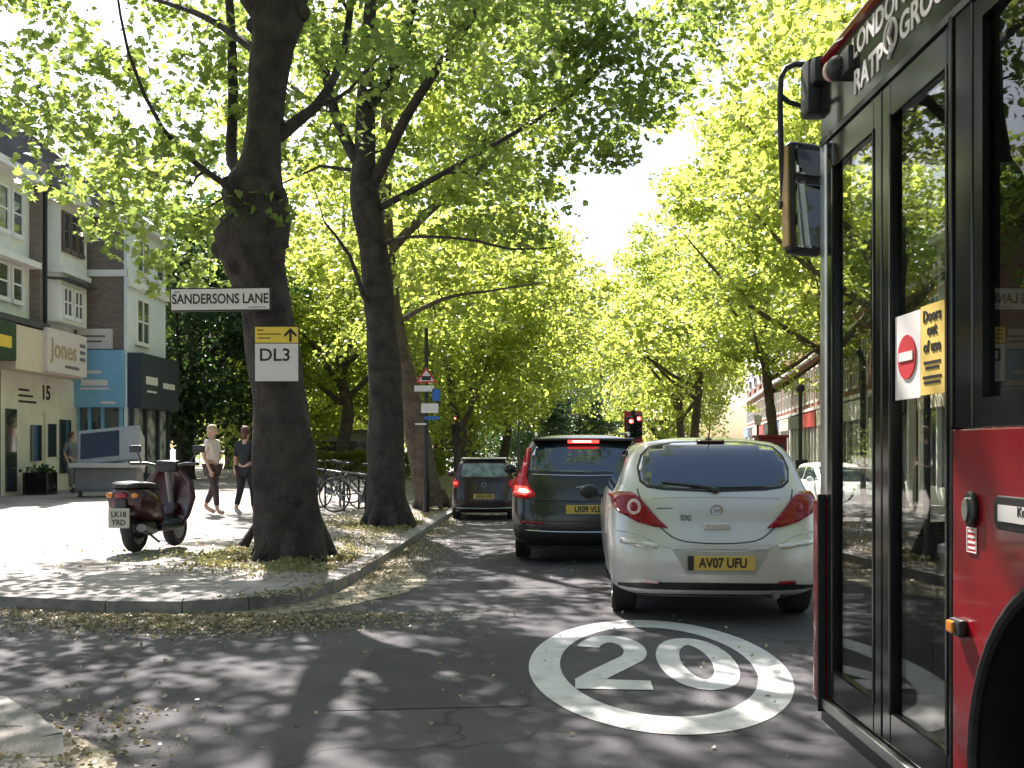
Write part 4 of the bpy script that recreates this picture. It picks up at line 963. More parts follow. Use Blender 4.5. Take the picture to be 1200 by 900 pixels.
# door: two leaves
def leaf(y0, y1, fw=.075):
    root = bm_(); fr = side
    root.fbox(fr, y0, y0+fw, ZB+.02, 2.69, .0, .045); root.fbox(fr, y1-.075, y1, ZB+.02, 2.69, .0, .045)
    root.fbox(fr, y0+fw, y1-.075, ZB+.02, ZB+.14, .0, .045); root.fbox(fr, y0+fw, y1-.075, 2.56, 2.69, .0, .045)
    d = root.build('door', gloss_black, bus, bevel=.006)
    g = bm_(); g.fbox(fr, y0+fw-.005, y1-.07, ZB+.13, 2.57, .018, .024); g.build('door_glass', glass, d)
    s = bm_(); s.fbox(fr, y0+fw-.007, y0+fw+.005, ZB+.13, 2.57, -.004, .0); s.fbox(fr, y1-.08, y1-.068, ZB+.13, 2.57, -.004, 0); s.build('glass_seal', rubber, d)
    h = bm_(); h.tube([(XS+.09, y1-.12, 1.0), (XS+.11, y1-.12, 1.05), (XS+.11, y1-.12, 1.75), (XS+.09, y1-.12, 1.8)], .012, 8); h.build('grab_handle', black, d)
    return d
d1 = leaf(3.535, 4.145); d2 = leaf(2.972, 3.525, .03)
b = bm_(); b.fbox(side, 3.0, 4.17, ZB-.035, ZB+.005, -.018, .10); b.build('door_sill', alu, bus, bevel=.004)
b = bm_(); b.fbox(side, 3.0, YF, ZB-.10, ZB-.037, .0, .08); b.build('skirt', black, bus)
# header band and roof
b = bm_(); b.fbox(side, YR, YF, 2.703, 3.03, -.004, .06); b.build('header_band', gloss_black, bus, bevel=.01)
b = bm_(); b.fbox(side, YR, YF, 2.688, 2.712, -.010, .0); b.build('rain_gutter', black, bus)
b = bm_(); b.fbox(far, YR, YF, 2.703, 2.98, -.004, .06); b.build('header_band', gloss_black, bus, bevel=.01)
b = bm_(); K = 14; vs = []
for y in (YR-.04, YF-.2, YF-.02, YF+.05):
    dz = 0 if y < YF-.3 else (.0 if y < YF-.1 else (-.02 if y < YF else -.05))
    for i in range(K+1):
        t = i/K; x = XS-.006+(XF-XS+.012)*t; e = min(t, 1-t)*(XF-XS); z = 3.031+.10*(1-math.exp(-e/.10))+.02*math.sin(math.pi*t)+dz*(1 if 0 < i < K else .0); vs.append((x, y, z))
M1 = K+1; fs = [(r*M1+i, r*M1+i+1, (r+1)*M1+i+1, (r+1)*M1+i) for r in range(3) for i in range(K)]
b.add(vs, fs); b.add([(p[0], p[1], p[2]-.035) for p in vs], fs); b.build('roof', bus_red, bus, smooth=True)
b = bm_(); b.tube([(XS-.004, YR, 3.035), (XS-.004, YF-.02, 3.035), (XS+.03, YF+.02, 3.03)], .022, 8); b.build('roof_edge', bus_red, bus, smooth=True)
b = bm_(); b.box(XS+.07, XF-.07, YR, YF-.05, 2.90, 2.93); b.build('ceiling', mat('bus_lining', (.35, .35, .34), .6, var=.05), bus)
# lettering on the header band
text_part('LONDON', .118, Vector((XS-.006, 3.56, 2.94))-Vector(BO), SX, SY, sign_white, bus, bold=.003, sx=1.0)
text_part('RATP', .125, Vector((XS-.006, 3.65, 2.80))-Vector(BO), SX, SY, sign_white, bus, bold=.004, sx=1.0)
text_part('GROUP', .125, Vector((XS-.006, 3.14, 2.82))-Vector(BO), SX, SY, sign_white, bus, bold=.003, sx=1.0)
b = bm_(); b.ring((XS-.008, 3.425, 2.835), (1, 0, 0), .055, .007, 26, 5); b.tube([(XS-.008, 3.44, 2.76), (XS-.01, 3.415, 2.80), (XS-.01, 3.44, 2.84), (XS-.008, 3.41, 2.88)], .008, 6); b.build('emblem', sign_white, bus)
# side windows
ys = [2.83, 1.35, -.1, -1.5, -2.9, -4.4, -6.4]
for fr in (side, far):
    for i in range(len(ys)-1):
        y1, y0 = ys[i], ys[i+1]; f = bm_(); w_ = .055
        f.fbox(fr, y0, y1, 1.458, 1.54, .0, .05); f.fbox(fr, y0, y1, 2.62, 2.70, .0, .05); f.fbox(fr, y0, y0+w_, 1.54, 2.62, .0, .05); f.fbox(fr, y1-w_, y1, 1.54, 2.62, .0, .05)
        if i in (1, 3): f.fbox(fr, y0+w_, y1-w_, 2.25, 2.275, .006, .04)
        fo = f.build('window_frame', gloss_black, bus); g = bm_(); g.fbox(fr, y0+w_-.005, y1-w_+.005, 1.535, 2.625, .018, .024); g.build('pane', glass_dk, fo)
# far side front window of the cab
f = bm_(); f.fbox(far, 2.83, 4.16, 1.25, 1.33, 0, .05); f.fbox(far, 2.83, 4.16, 2.62, 2.70, 0, .05); f.fbox(far, 4.08, 4.16, 1.33, 2.62, 0, .05); f.fbox(far, 2.83, 2.90, 1.33, 2.62, 0, .05)
fo = f.build('window_frame', gloss_black, bus); g = bm_(); g.fbox(far, 2.9, 4.08, 1.33, 2.62, .018, .024); g.build('pane', glass, fo)
# front end
fb = bm_(); fb.rbox(XS+.055, XF-.02, YF-.03, YF+.03, .30, 1.02, .02); fb.build('front_panel', bus_red, bus)
fb = bm_(); fb.box(XS+.02, XF-.02, YF-.02, YF+.02, 1.02, 1.08); fb.box(XS+.02, XF-.02, YF-.02, YF+.02, 2.62, 2.98); fb.box(XF-.07, XF, YF-.04, YF+.02, .3, 2.98); ws = fb.build('windscreen_frame', gloss_black, bus)
g = bm_(); g.box(XS+.055, XF-.07, YF, YF+.006, 1.08, 2.62); g.build('windscreen', glass, ws)
for xx in (XS+.28, XF-.3): b = bm_(); b.rbox(xx-.15, xx+.15, YF+.02, YF+.05, .55, .72, .02); b.build('headlight', clear_lens, bus)
# rear end
b = bm_(); b.rbox(XS, XF, YR-.05, YR, .35, 2.98, .02); b.build('rear_panel', bus_red, bus)
# interior
b = bm_(); b.box(XS+.06, XF-.06, YR, YF-.03, ZB-.02, ZB+.02); b.build('floor_panel', interior, bus)
b = bm_(); b.rbox(XS+.45, XF-.1, YF-.42, YF-.06, ZB+.02, 1.0, .04); b.rbox(XS+1.25, XF-.2, YF-.5, YF-.12, 1.0, 1.13, .04); b.build('dashboard', interior, bus)
b = bm_(); b.box(XS+1.02, XS+1.05, 2.55, 3.72, ZB+.02, 1.32); b.box(XS+1.02, XF-.06, 2.5, 2.54, ZB+.02, 2.88); b.box(XS+1.01, XS+1.06, 2.5, 2.56, ZB, 2.88); b.box(XS+1.02, XS+1.05, 2.56, 3.72, 1.32, 1.36)
b.build('cab_partition', interior, bus)
g = bm_(); g.box(XS+1.03, XS+1.036, 2.56, 3.55, 1.37, 2.2); g.build('cab_screen', glass, bus)
b = bm_(); b.rbox(XS+1.45, XS+1.95, 2.65, 3.15, .75, .88, .05); b.rbox(XS+1.47, XS+1.93, 2.58, 2.72, .88, 1.65, .06); b.rbox(XS+1.6, XS+1.8, 2.58, 2.70, 1.67, 1.88, .04); b.box(XS+1.6, XS+1.8, 2.8, 3.0, ZB, .76); b.build('driver_seat', seat_blue, bus)
b = bm_(); b.ring((XS+1.7, YF-.62, 1.12), (0, -.55, 1), .22, .016, 28, 8); b.tube([(XS+1.7, YF-.62, 1.12), (XS+1.7, YF-.42, .98)], .03, 8); b.tube([(XS+1.5, YF-.62, 1.12), (XS+1.9, YF-.62, 1.12)], .018, 6); b.build('steering_wheel', black, bus)
b = bm_(); b.rbox(XS+.72, XS+1.0, 3.40, 3.66, ZB, 1.12, .03); b.rbox(XS+.74, XS+.98, 3.42, 3.6, 1.12, 1.3, .03); b.build('ticket_machine', interior, bus)
for (x0, x1, y0, y1, z0, z1) in ((XF-.075, XF-.055, YR+.05, 4.1, ZB+.02, 1.45), (XS+.06, XF-.08, YF-.05, YF-.035, ZB+.02, 1.02)):
    b = bm_(); b.box(x0, x1, y0, y1, z0, z1); b.build('inner_lining', interior, bus)
ypole = mat('pole_yellow', (.55, .40, .05), .35, var=.05)
for xx, yy in ((XS+.22, 2.75), (XS+.98, 2.35), (XS+.95, .6), (XS+1.5, .6), (XS+.95, -1.4), (XS+1.5, -1.4)):
    b = bm_(); b.tube([(xx, yy, ZB), (xx, yy, 2.9)], .017, 10); b.build('grab_pole', ypole, bus, smooth=True)
b = bm_(); b.tube([(XS+.2, 4.05, 2.3), (XS+.2, 4.0, 2.55), (XS+.26, 3.95, 2.62)], .018, 8); b.rbox(XS+.13, XS+.27, 3.97, 4.02, 1.82, 2.36, .03); b.build('door_gear', black, bus)
for k in range(6):
    for xx in (XS+.32, XS+.78, XS+1.75, XS+2.2):
        y = 1.0-k*.85
        s_ = bm_(); s_.rbox(xx-.21, xx+.21, y-.2, y+.22, .78, .86, .03); s_.rbox(xx-.21, xx+.21, y-.26, y-.18, .86, 1.42, .03); s_.box(xx-.04, xx+.04, y-.1, y+.1, ZB, .78); s_.build('passenger_seat', seat_blue, bus)
b = bm_(); b.box(XS+.07, XS+.09, 1.45, 2.78, 2.28, 2.6); b.build('advert_panel', mat('advert_panel', (.3, .3, .28), .6, var=.6, scale=7), bus)
# notice on the glass
fr = side; b = bm_(); b.fbox(fr, 3.215, 3.425, 1.563, 1.852, .008, .0165); nw = b.build('door_notice', sign_white, d2)
b = bm_(); b.fbox(fr, 3.035, 3.213, 1.569, 1.858, .008, .0165); ny = b.build('door_notice', mat('notice_yellow', (.72, .50, .13), .5, var=.04), d2)
b = bm_(); b.disk((XS+.0075, 3.32, 1.705), (-1, 0, 0), .075, .004, 30); b.build('no_entry_disc', sign_red, nw)
b = bm_(); b.fbox(fr, 3.262, 3.378, 1.692, 1.722, .0, .003); b.build('no_entry_bar', sign_white, nw)
for t, z, s_ in (('Doors', 1.82, .052), ('out', 1.775, .052), ('of use', 1.722, .052)):
    text_part(t, s_, Vector((XS+.0065, 3.124, z))-Vector(BO), SX, SY, ink, ny, bold=.0012, extrude=.001)
b = bm_()
for z, w_ in ((1.672, .062), (1.655, .05), (1.625, .068), (1.608, .06)): b.fbox(fr, 3.124-w_, 3.124+w_, z-.005, z+.004, .006, .0078)
b.build('small_print', ink, ny)
b = bm_(); b.fbox(side, 2.28, 2.46, 1.93, 2.10, .010, .016); n3 = b.build('window_notice', sign_white, bus); b = bm_()
for i in range(7): b.fbox(side, 2.31, 2.43-.02*(i % 3), 2.078-.02*i, 2.084-.02*i, .007, .0098)
b.build('small_print', ink, n3)
# things on the red side panel
def sp(x, y): d = XS*F/(x-600); return d, CH+(HZ-y)/F*d
y, z = sp(1141, 597); b = bm_(); K = 28; vs = [(y+.036*math.cos(a), z+.052*math.sin(a)) for a in np.linspace(0, 6.283, K+1)[:-1]]
b.fpoly(side, vs, -.018, .0); b.build('door_button', black, bus, bevel=.006); b = bm_(); b.fpoly(side, [(y+.007+.018*math.cos(a), z+.034*math.sin(a)) for a in np.linspace(0, 6.283, 20)[:-1]], -.024, -.017); b.build('button_cap', chrome, bus)
y, z = sp(1140, 633); b = bm_(); b.fbox(side, y-.030, y+.030, z-.036, z+.036, -.003, 0); lb = b.build('safety_label', sign_red, bus); b = bm_()
for i in range(4): b.fbox(side, y-.022, y+.022, z-.026+i*.016, z-.019+i*.016, -.0045, -.003)
b.ring((XS-.004, y, z), (1, 0, 0), .001, .001); b.fbox(side, y-.030, y-.027, z-.036, z+.036, -.0045, -.003); b.fbox(side, y+.027, y+.030, z-.036, z+.036, -.0045, -.003)
b.fbox(side, y-.027, y+.027, z+.033, z+.036, -.0045, -.003); b.fbox(side, y-.027, y+.027, z-.036, z-.033, -.0045, -.003); b.build('small_print', sign_white, lb)
y0_, z = sp(1170, 600); y1_ = 2.30
b = bm_(); b.fpoly(side, [(y0_, z-.03), (y0_, z+.03), (y0_-.02, z+.046), (y1_, z+.046), (y1_, z-.046), (y0_-.02, z-.046)], -.014, 0); bz = b.build('side_badge', black, bus, bevel=.004)
b = bm_(); b.fbox(side, y1_+.02, y0_-.03, z-.022, z+.022, -.017, -.014); bp = b.build('badge_plate', sign_white, bz)
text_part('Keep clear', .036, Vector((XS-.018, (y1_+y0_)/2-.02, z+.008))-Vector(BO), SX, SY, ink, bp, bold=.0006, extrude=.0006)
y, z = sp(1128, 735); b = bm_(); b.rbox(XS-.028, XS+.0, y-.038, y+.035, z-.026, z+.026, .010); mk = b.build('marker_base', black, bus); b = bm_(); b.rbox(XS-.036, XS-.02, y-.008, y+.034, z-.018, z+.018, .006); b.build('side_marker', amber, mk)
# mirror and its arm
b = bm_()
b.rbox(XS-.05, XS+.14, YF-.06, YF+.08, 2.95, 3.07, .03)
b.rbox(XS-.06, XS+.05, YF+.0, YF+.12, 2.84, 3.08, .025)
p = lambda x, y, d=4.36: px(x, y, d)
b.tube([p(966, 78), p(950, 76), p(932, 75), p(921, 80), p(915, 92), p(914, 120), p(915, 170), p(918, 235)], .013, 10)
b.tube([p(915, 112), p(925, 120), p(945, 126), p(966, 130)], .012, 8)
b.build('mirror_arm', black, bus, smooth=True)
cm = p(940, 234, 4.36); Mx = Matrix.Translation(cm) @ Matrix.Rotation(R(15), 4, 'Z') @ Matrix.Rotation(R(2), 4, 'Y') @ Matrix.Rotation(R(-5), 4, 'X')
b = bm_(); b.rbox(-.086, .086, -.04, .03, -.255, .255, .035, M=Mx, seg=4); mh = b.build('mirror_housing', black, bus, smooth=True)
b = bm_(); b.rbox(-.092, -.080, -.034, .02, -.225, .225, .005, M=Mx); b.build('mirror_edge', mat('mirror_edge', (.42, .26, .08), .4, var=.15), mh)
b = bm_(); b.rbox(-.064, .078, -.046, -.040, -.235, .065, .012, M=Mx); b.rbox(-.064, .078, -.046, -.040, .095, .225, .012, M=Mx); b.build('mirror_glass', mirror, mh)
b = bm_(); b.tube([p(913, 240), p(918, 240)], .02, 8); b.build('hinge_knob', black, mh)
b = bm_(); c = px(990, 80, 3.92); b.ball((XS-.03, c.y, c.z), .045, .055, .05, 10); b.rbox(XS-.03, XS+.02, c.y-.12, c.y+.02, c.z-.05, c.z+.05, .015); cb = b.build('side_camera', black, bus, smooth=True)
b = bm_(); b.ball((XS-.045, c.y+.03, c.z), .035, .030, .043, 8); b.build('camera_dome', clear_lens, cb)

# ------------------------------------------------------------------ left shops
def text_at(s, size, o, fr, m, parent, root, **k):
    return text_part(s, size, Vector(o)-root.location, fr[1], fr[2], m, parent, **k)
Z = Vector((0, 0, 1))
XL = -13.5
lf = (Vector((XL, 26, PT)), Vector((0, 1, 0)), Z, Vector((1, 0, 0)))      # facade frame: u away from us, v up, w towards the road
def win(root, fr, u0, u1, v0, v1, parent=None, bars=1, fm=white_paint, w0=.0, pm=pane_mat, hb_=1):
    off = root.location; f = MB(off); t = .07
    f.fbox(fr, u0, u1, v0-.05, v0+t, w0, w0+.10); f.fbox(fr, u0, u1, v1-t, v1, w0, w0+.07); f.fbox(fr, u0, u0+t, v0+t, v1-t, w0, w0+.07); f.fbox(fr, u1-t, u1, v0+t, v1-t, w0, w0+.07)
    for i in range(bars): u = u0+(u1-u0)*(i+1)/(bars+1); f.fbox(fr, u-.03, u+.03, v0+t, v1-t, w0, w0+.065)
    for i in range(hb_): v = v0+(v1-v0)*(i+1)/(hb_+1); f.fbox(fr, u0+t, u1-t, v-.025, v+.025, w0, w0+.06)
    o = f.build('window', fm, parent or root)
    g = MB(off); g.fbox(fr, u0+.02, u1-.02, v0+.02, v1-.02, w0+.012, w0+.03); g.build('pane', pm, o); return o
def vz(y, d): return CH+(HZ-y)/F*d-PT
# building 1: white upper floors (u 0 = Y 26)
def B_(root): return MB(root.location)
U1 = 1.45; U2 = 2.0; U3 = 4.3
b1 = thing('shop_building', 'white rendered terrace house with a dark green shopfront at the left picture edge', 'building', (XL-5, 24, PT))
b = B_(b1); b.fbox(lf, -6, U1, 0, 8.6, -9, 0); b.build('wall', white_paint, b1)
for u0, u1 in ((-5, -3.3), (-2.2, -.75), (-.35, .25), (.4, 1.0)):
    for v0, v1 in ((7.0, 8.25), (5.2, 6.2)): win(b1, lf, u0, u1, v0, v1, bars=0)
b = B_(b1); b.fbox(lf, -6, U1, 8.6, 8.8, -9.2, .45); b.build('eaves', white_paint, b1); b = B_(b1); b.fbox(lf, -6, U1, 6.25, 6.42, 0, .35); b.build('cornice', white_paint, b1)
b = B_(b1); b.fbox(lf, -6, U1-.35, 4.5, 4.66, 0, .75); b.build('canopy', slate, b1)
b = B_(b1); b.fbox(lf, -6, -.75, 3.5, 4.48, .1, .75); fa = b.build('fascia', shop_green, b1)
b = B_(b1); b.fbox(lf, -1.9, -1.0, 3.8, 4.1, .75, .76); b.build('lettering', sign_yellow, fa)
b = B_(b1); b.fbox(lf, -6, -.4, .02, 3.48, .02, .08); b.build('shop_window', dark_glass, b1)
b = B_(b1)
for u in (-4, -2.6, -1.7, -1.0, -.5): b.fbox(lf, u, u+.1, 0, 3.48, .08, .16)
b.fbox(lf, -6, -.4, 0, .45, .08, .15); b.build('shopfront_frame', shop_green, b1)
b = B_(b1); b.add([lf[0]+lf[1]*u+Z*v+lf[3]*w_ for u, v, w_ in ((-6, 8.82, .4), (U1, 8.82, .4), (U1, 11.4, -5), (-6, 11.4, -5))], [(0, 1, 2, 3)]); b.build('roof', slate, b1)
b = B_(b1); b.fbox(lf, U1+.003, U1+.42, 4.7, 9.3, -.3, .30); b.build('party_wall', brick_grey, b1)
b = B_(b1); b.tube([lf[0]+lf[1]*(U1+.2)+lf[3]*.36+Z*4.7, lf[0]+lf[1]*(U1+.2)+lf[3]*.36+Z*8.6], .05, 8); b.build('downpipe', ink, b1)
# building 2: bay windows above the cream shop number 15
b2_ = thing('shop_building', 'white bay windowed house above the cream fronted shop number 15', 'building', (XL-5, 30, PT))
b = B_(b2_); b.fbox(lf, U1+.43, U3, 0, 8.4, -9, -.003); b.build('wall', white_paint, b2_)
bay = MB(b2_.location)
for v0, v1 in ((4.9, 6.3), (6.45, 8.35)): bay.fpoly((lf[0], lf[1], lf[3], Z), [(U2, 0), (U2+.25, .5), (U3-.3, .5), (U3-.05, 0)], v0, v1)
bay.build('bay', white_paint, b2_)
bf = (lf[0]+Vector((.5, 0, 0)), lf[1], lf[2], lf[3])
for i in range(3): win(b2_, bf, U2+.30+i*.47, U2+.72+i*.47, 7.0, 8.12, bars=0, fm=mat('frame_dark', (.12, .09, .07), .6, var=.2))
for i in range(2): win(b2_, bf, U2+.32+i*.72, U2+.92+i*.72, 5.05, 5.95, bars=1)
b = B_(b2_); b.fpoly((lf[0], lf[1], lf[3], Z), [(U2-.1, 0), (U2+.1, .85), (U3-.2, .85), (U3, 0)], 8.352, 8.5); b.build('eaves', white_paint, b2_); b = B_(b2_)
b.fpoly((lf[0], lf[1], lf[3], Z), [(U2-.05, 0), (U2+.2, .62), (U3-.25, .62), (U3, 0)], 6.302, 6.448); b.build('cornice', white_paint, b2_)
b = B_(b2_); v = [(U2-.1, .85, 8.51), (U3, .85, 8.51), (U3, -3.5, 10.8), (U2-.1, -3.5, 10.8)]; b.add([lf[0]+lf[1]*u+lf[3]*w_+Z*h for u, w_, h in v], [(0, 1, 2, 3)]); b.build('roof', slate, b2_); b = B_(b2_)
b.fpoly((lf[0], lf[1], lf[3], Z), [(U2, 0), (U2+.2, .8), (U3-.25, .8), (U3, 0)], 6.1, 6.16); b.build('bay_roof', slate, b2_)
b = B_(b2_); b.fpoly((lf[0]+Vector((.86, 0, 0)), lf[1], Z, lf[3]), [(U2-.1, 8.5), (U2+1.3, 8.5), (U2, 9.5)], 0, .12); b.build('gable_board', white_paint, b2_)
b = B_(b2_); b.fbox(lf, -.72, 3.25, 3.3, 4.45, .0, .72); fa = b.build('fascia', shop_cream, b2_)
ff = (Vector((XL+.72, 26, PT)), Vector((0, 1, 0)), Z, Vector((1, 0, 0)))
b = B_(b2_); b.fbox(ff, .75, 3.22, 3.35, 4.55, 0, .12); sg_ = b.build('sign_board', shop_pink, b2_)
text_part('Jones', .74, Vector((XL+.85, 27.75, PT+4.0))-b2_.location, (0, 1, 0), Z, mat('gold_ink', (.42, .33, .2), .5, var=.1), sg_, bold=.012)
b = B_(b2_); b.fbox(ff, 1.8, 2.7, 3.52, 3.6, .12, .13); b.fbox(ff, 2.75, 3.1, 4.2, 4.3, .12, .13); b.fbox(ff, 2.75, 3.1, 4.0, 4.1, .12, .13); b.fbox(ff, 2.75, 3.1, 3.8, 3.9, .12, .13); b.build('small_print', grey_metal, sg_)
b = B_(b2_); b.fbox(lf, -.35, U3-.02, .0, 3.3, .0, .12); b.build('shop_wall', cream, b2_)
for q in ((-.1, .45, .1, 2.3), (1.25, 1.85, .9, 1.9), (3.0, 3.7, .5, 2.1)): b = B_(b2_); b.fbox(lf, *q, .12, .16); b.build('shop_window', dark_glass, b2_)
b = B_(b2_); b.fbox(lf, 2.0, 2.75, .02, 2.3, .12, .20); dr = b.build('door', cream, b2_); b = B_(b2_); b.fbox(lf, 2.12, 2.63, 1.0, 1.95, .20, .215); b.build('pane', dark_glass, dr); b = B_(b2_); b.ball(lf[0]+lf[1]*2.68+Z*1.0+lf[3]*.24, .04); b.build('handle', chrome, dr)
text_part('15', .56, Vector((XL+.135, 28.15, PT+2.82))-b2_.location, (0, 1, 0), Z, ink, b2_, bold=.014)
b = B_(b2_)
for i in range(3): b.fbox(lf, .6, 1.6-.2*i, 2.5+i*.16, 2.56+i*.16, .12, .13)
b.build('small_print', ink, b2_)
# gable block: brown brick flank facing the viewer, blue shop at its foot, white return
GY = 26+U3+.02; GX1 = px(146, 500, GY).x
b3 = thing('corner_building', 'brown brick gable with a white side, blue shopfront and dark shopfront', 'building', (XL-3, 36, PT))
gf = (Vector((XL, GY, PT)), Vector((1, 0, 0)), Z, Vector((0, -1, 0)))
gw = GX1-XL; SL = 3.3
b = B_(b3); b.fpoly(gf, [(-9, 0), (gw, 0), (gw, 8.3), (gw-.5, 9.0), (-2.2, 11.6), (-9, 8.5)], -SL, 0); b.build('wall', brick_grey, b3)
sf = (Vector((GX1, GY, PT)), Vector((0, 1, 0)), Z, Vector((1, 0, 0)))
b = B_(b3); b.fbox(sf, -.06, SL, 0, 8.2, 0.002, .1); b.build('render_wall', mat('white_render', (.72, .74, .76), .7, var=.05), b3)
b = B_(b3); b.fbox(gf, .002, gw+.1, 6.55, 6.75, 0, .1); b.fbox(sf, -.1, SL, 6.25, 6.5, .1, .2); b.fbox(sf, -.1, SL+.05, 8.2, 8.4, -.2, .4); b.build('cornice', white_paint, b3)
win(b3, sf, .6, 1.7, 4.55, 6.0, bars=1, w0=.1); win(b3, sf, .6, 1.7, 6.8, 7.9, bars=1, w0=.1); win(b3, sf, 2.3, 3.0, 6.8, 7.9, bars=0, w0=.1)
b = B_(b3); P0 = [(-9, 8.5), (-2.2, 11.6), (gw-.5, 9.0), (gw+.35, 8.42)]
b.add([gf[0]+gf[1]*u+Z*(v+.05)+gf[3]*w_ for w_ in (.2, -SL-.2) for u, v in P0], [(0, 1, 5, 4), (1, 2, 6, 5), (2, 3, 7, 6)]); b.build('roof', slate, b3)
b = B_(b3); b.fbox(gf, .05, gw+.05, 2.5, 4.25, .0, .35); fa = b.build('fascia', shop_blue, b3)
g2 = (gf[0]+gf[3]*.36, gf[1], Z, gf[3])
b = B_(b3); b.fbox(g2, .45, .95, 3.52, 3.62, 0, .01); b.fbox(g2, .35, 1.15, 3.16, 3.34, 0, .01); b.fbox(g2, .3, 1.2, 3.04, 3.1, 0, .01); b.fbox(g2, .95, 1.4, 2.6, 2.68, 0, .01); b.build('lettering', sign_white, fa)
b = B_(b3); b.fbox(gf, .12, gw-.35, 4.3, 4.92, .02, .16); sg2 = b.build('sign_board', shop_pink, b3); b = B_(b3); b.fbox((gf[0]+gf[3]*.16, gf[1], Z, gf[3]), .35, .9, 4.5, 4.56, 0, .01); b.fbox((gf[0]+gf[3]*.16, gf[1], Z, gf[3]), .25, 1.0, 4.66, 4.72, 0, .01); b.build('lettering', grey_metal, sg2)
b = B_(b3); b.fbox(gf, .1, gw, .0, 2.5, .0, .06); b.build('shop_window', dark_glass, b3)
b = B_(b3)
for u in (.1, .45, .85, gw-.12): b.fbox(gf, u, u+.09, 0, 2.5, .06, .14)
b.fbox(gf, .1, gw, 0, .5, .06, .12); b.build('shopfront_frame', shop_blue, b3)
s2 = (sf[0]+sf[3]*.1, sf[1], Z, sf[3])
b = B_(b3); b.fbox(s2, -.05, SL, 2.5, 4.2, .0, .45); fd = b.build('fascia', shop_dark, b3)
s3 = (s2[0]+sf[3]*.45, sf[1], Z, sf[3]); b = B_(b3); b.fbox(s3, .3, 1.3, 3.25, 3.5, 0, .01); b.fbox(s3, 1.8, 2.9, 3.2, 3.38, 0, .01); b.fbox(s3, .4, 1.2, 3.0, 3.06, 0, .01); b.build('lettering', sign_white, fd)
b = B_(b3); b.fbox(s2, .1, SL-.1, .3, 2.5, .0, .05); b.build('shop_window', mat('mottled_display', (.35, .36, .36), .2, var=.8, scale=2.5), b3)  # pale mottled colour for the window display
b = B_(b3)
for u in (0, 1.1, 2.2, SL-.12): b.fbox(s2, u, u+.12, 0, 2.5, .05, .16)
b.fbox(s2, 0, SL, 0, .4, .05, .14); b.build('shopfront_frame', shop_dark, b3)

# planter and market counter
pl = thing('planter', 'dark square planter on the paving before shop 15', 'planter', (px(47, 570, 26.6).x, 26.6, PT))
b = MB(); b.rbox(-.34, .34, -.3, .3, 0, .6, .03); b.build('box', gloss_black, pl)
rg = np.random.default_rng(4); link('leaves', leaves_mesh('leaves', rg.normal(0, .15, (160, 3))*[1.2, 1.2, .4]+[0, 0, .66], .1, PENT, rg, 1), leaf_d, pl)
c0 = px(128, 560, 25.5); c0.z = PT
ct = thing('market_counter', 'grey counter unit with a tilted black panel behind the scooter', 'counter', tuple(c0), R(8)); ct.scale = (1.08, 1.1, 1.4)
b = MB(); b.rbox(-.72, .72, -.3, .35, .10, .55, .05); b.build('base', mat('counter_grey', (.16, .16, .17), .5, var=.1), ct)
Mt = Matrix.Translation((0, 0, .95)) @ Matrix.Rotation(R(-20), 4, 'X') @ Matrix.Rotation(R(-5), 4, 'Y')
b = MB(); b.rbox(-.72, .72, -.04, .06, -.34, .34, .04, M=Mt); b.rbox(.45, .72, .05, .5, -.45, .28, .04, M=Mt); b.build('panel_frame', mat('counter_light', (.33, .33, .35), .5, var=.1), ct)
b = MB(); b.rbox(-.64, .24, -.055, -.042, -.24, .26, .01, M=Mt); b.build('display_panel', gloss_black, ct)
b = MB(); b.rbox(-.76, .86, -.62, -.05, .54, .62, .02); b.build('counter_top', mat('counter_top', (.42, .40, .37), .5, var=.08), ct)
for xx in (-.6, .6): b = MB(); b.rbox(xx-.04, xx+.04, -.25, -.17, 0, .12, .01); b.build('leg', black, ct)

# low pale pavilion behind the hedge
lv = thing('pavilion', 'low pale grey pavilion behind the clipped hedge', 'building', (-9.5, 52, 0))
b = MB(); b.box(-4, 2.6, -1.5, 1.5, 0, 2.1); b.build('wall', mat('pale_grey', (.42, .42, .43), .6, var=.06), lv)
b = MB(); b.box(-4.2, 2.8, -1.8, 1.8, 2.1, 2.3); b.build('roof', grey_metal, lv)
b = MB()
for i in range(4): b.box(-3.6+i*1.5, -2.5+i*1.5, -1.53, -1.5, .9, 1.7)
b.build('window', pane_mat, lv)
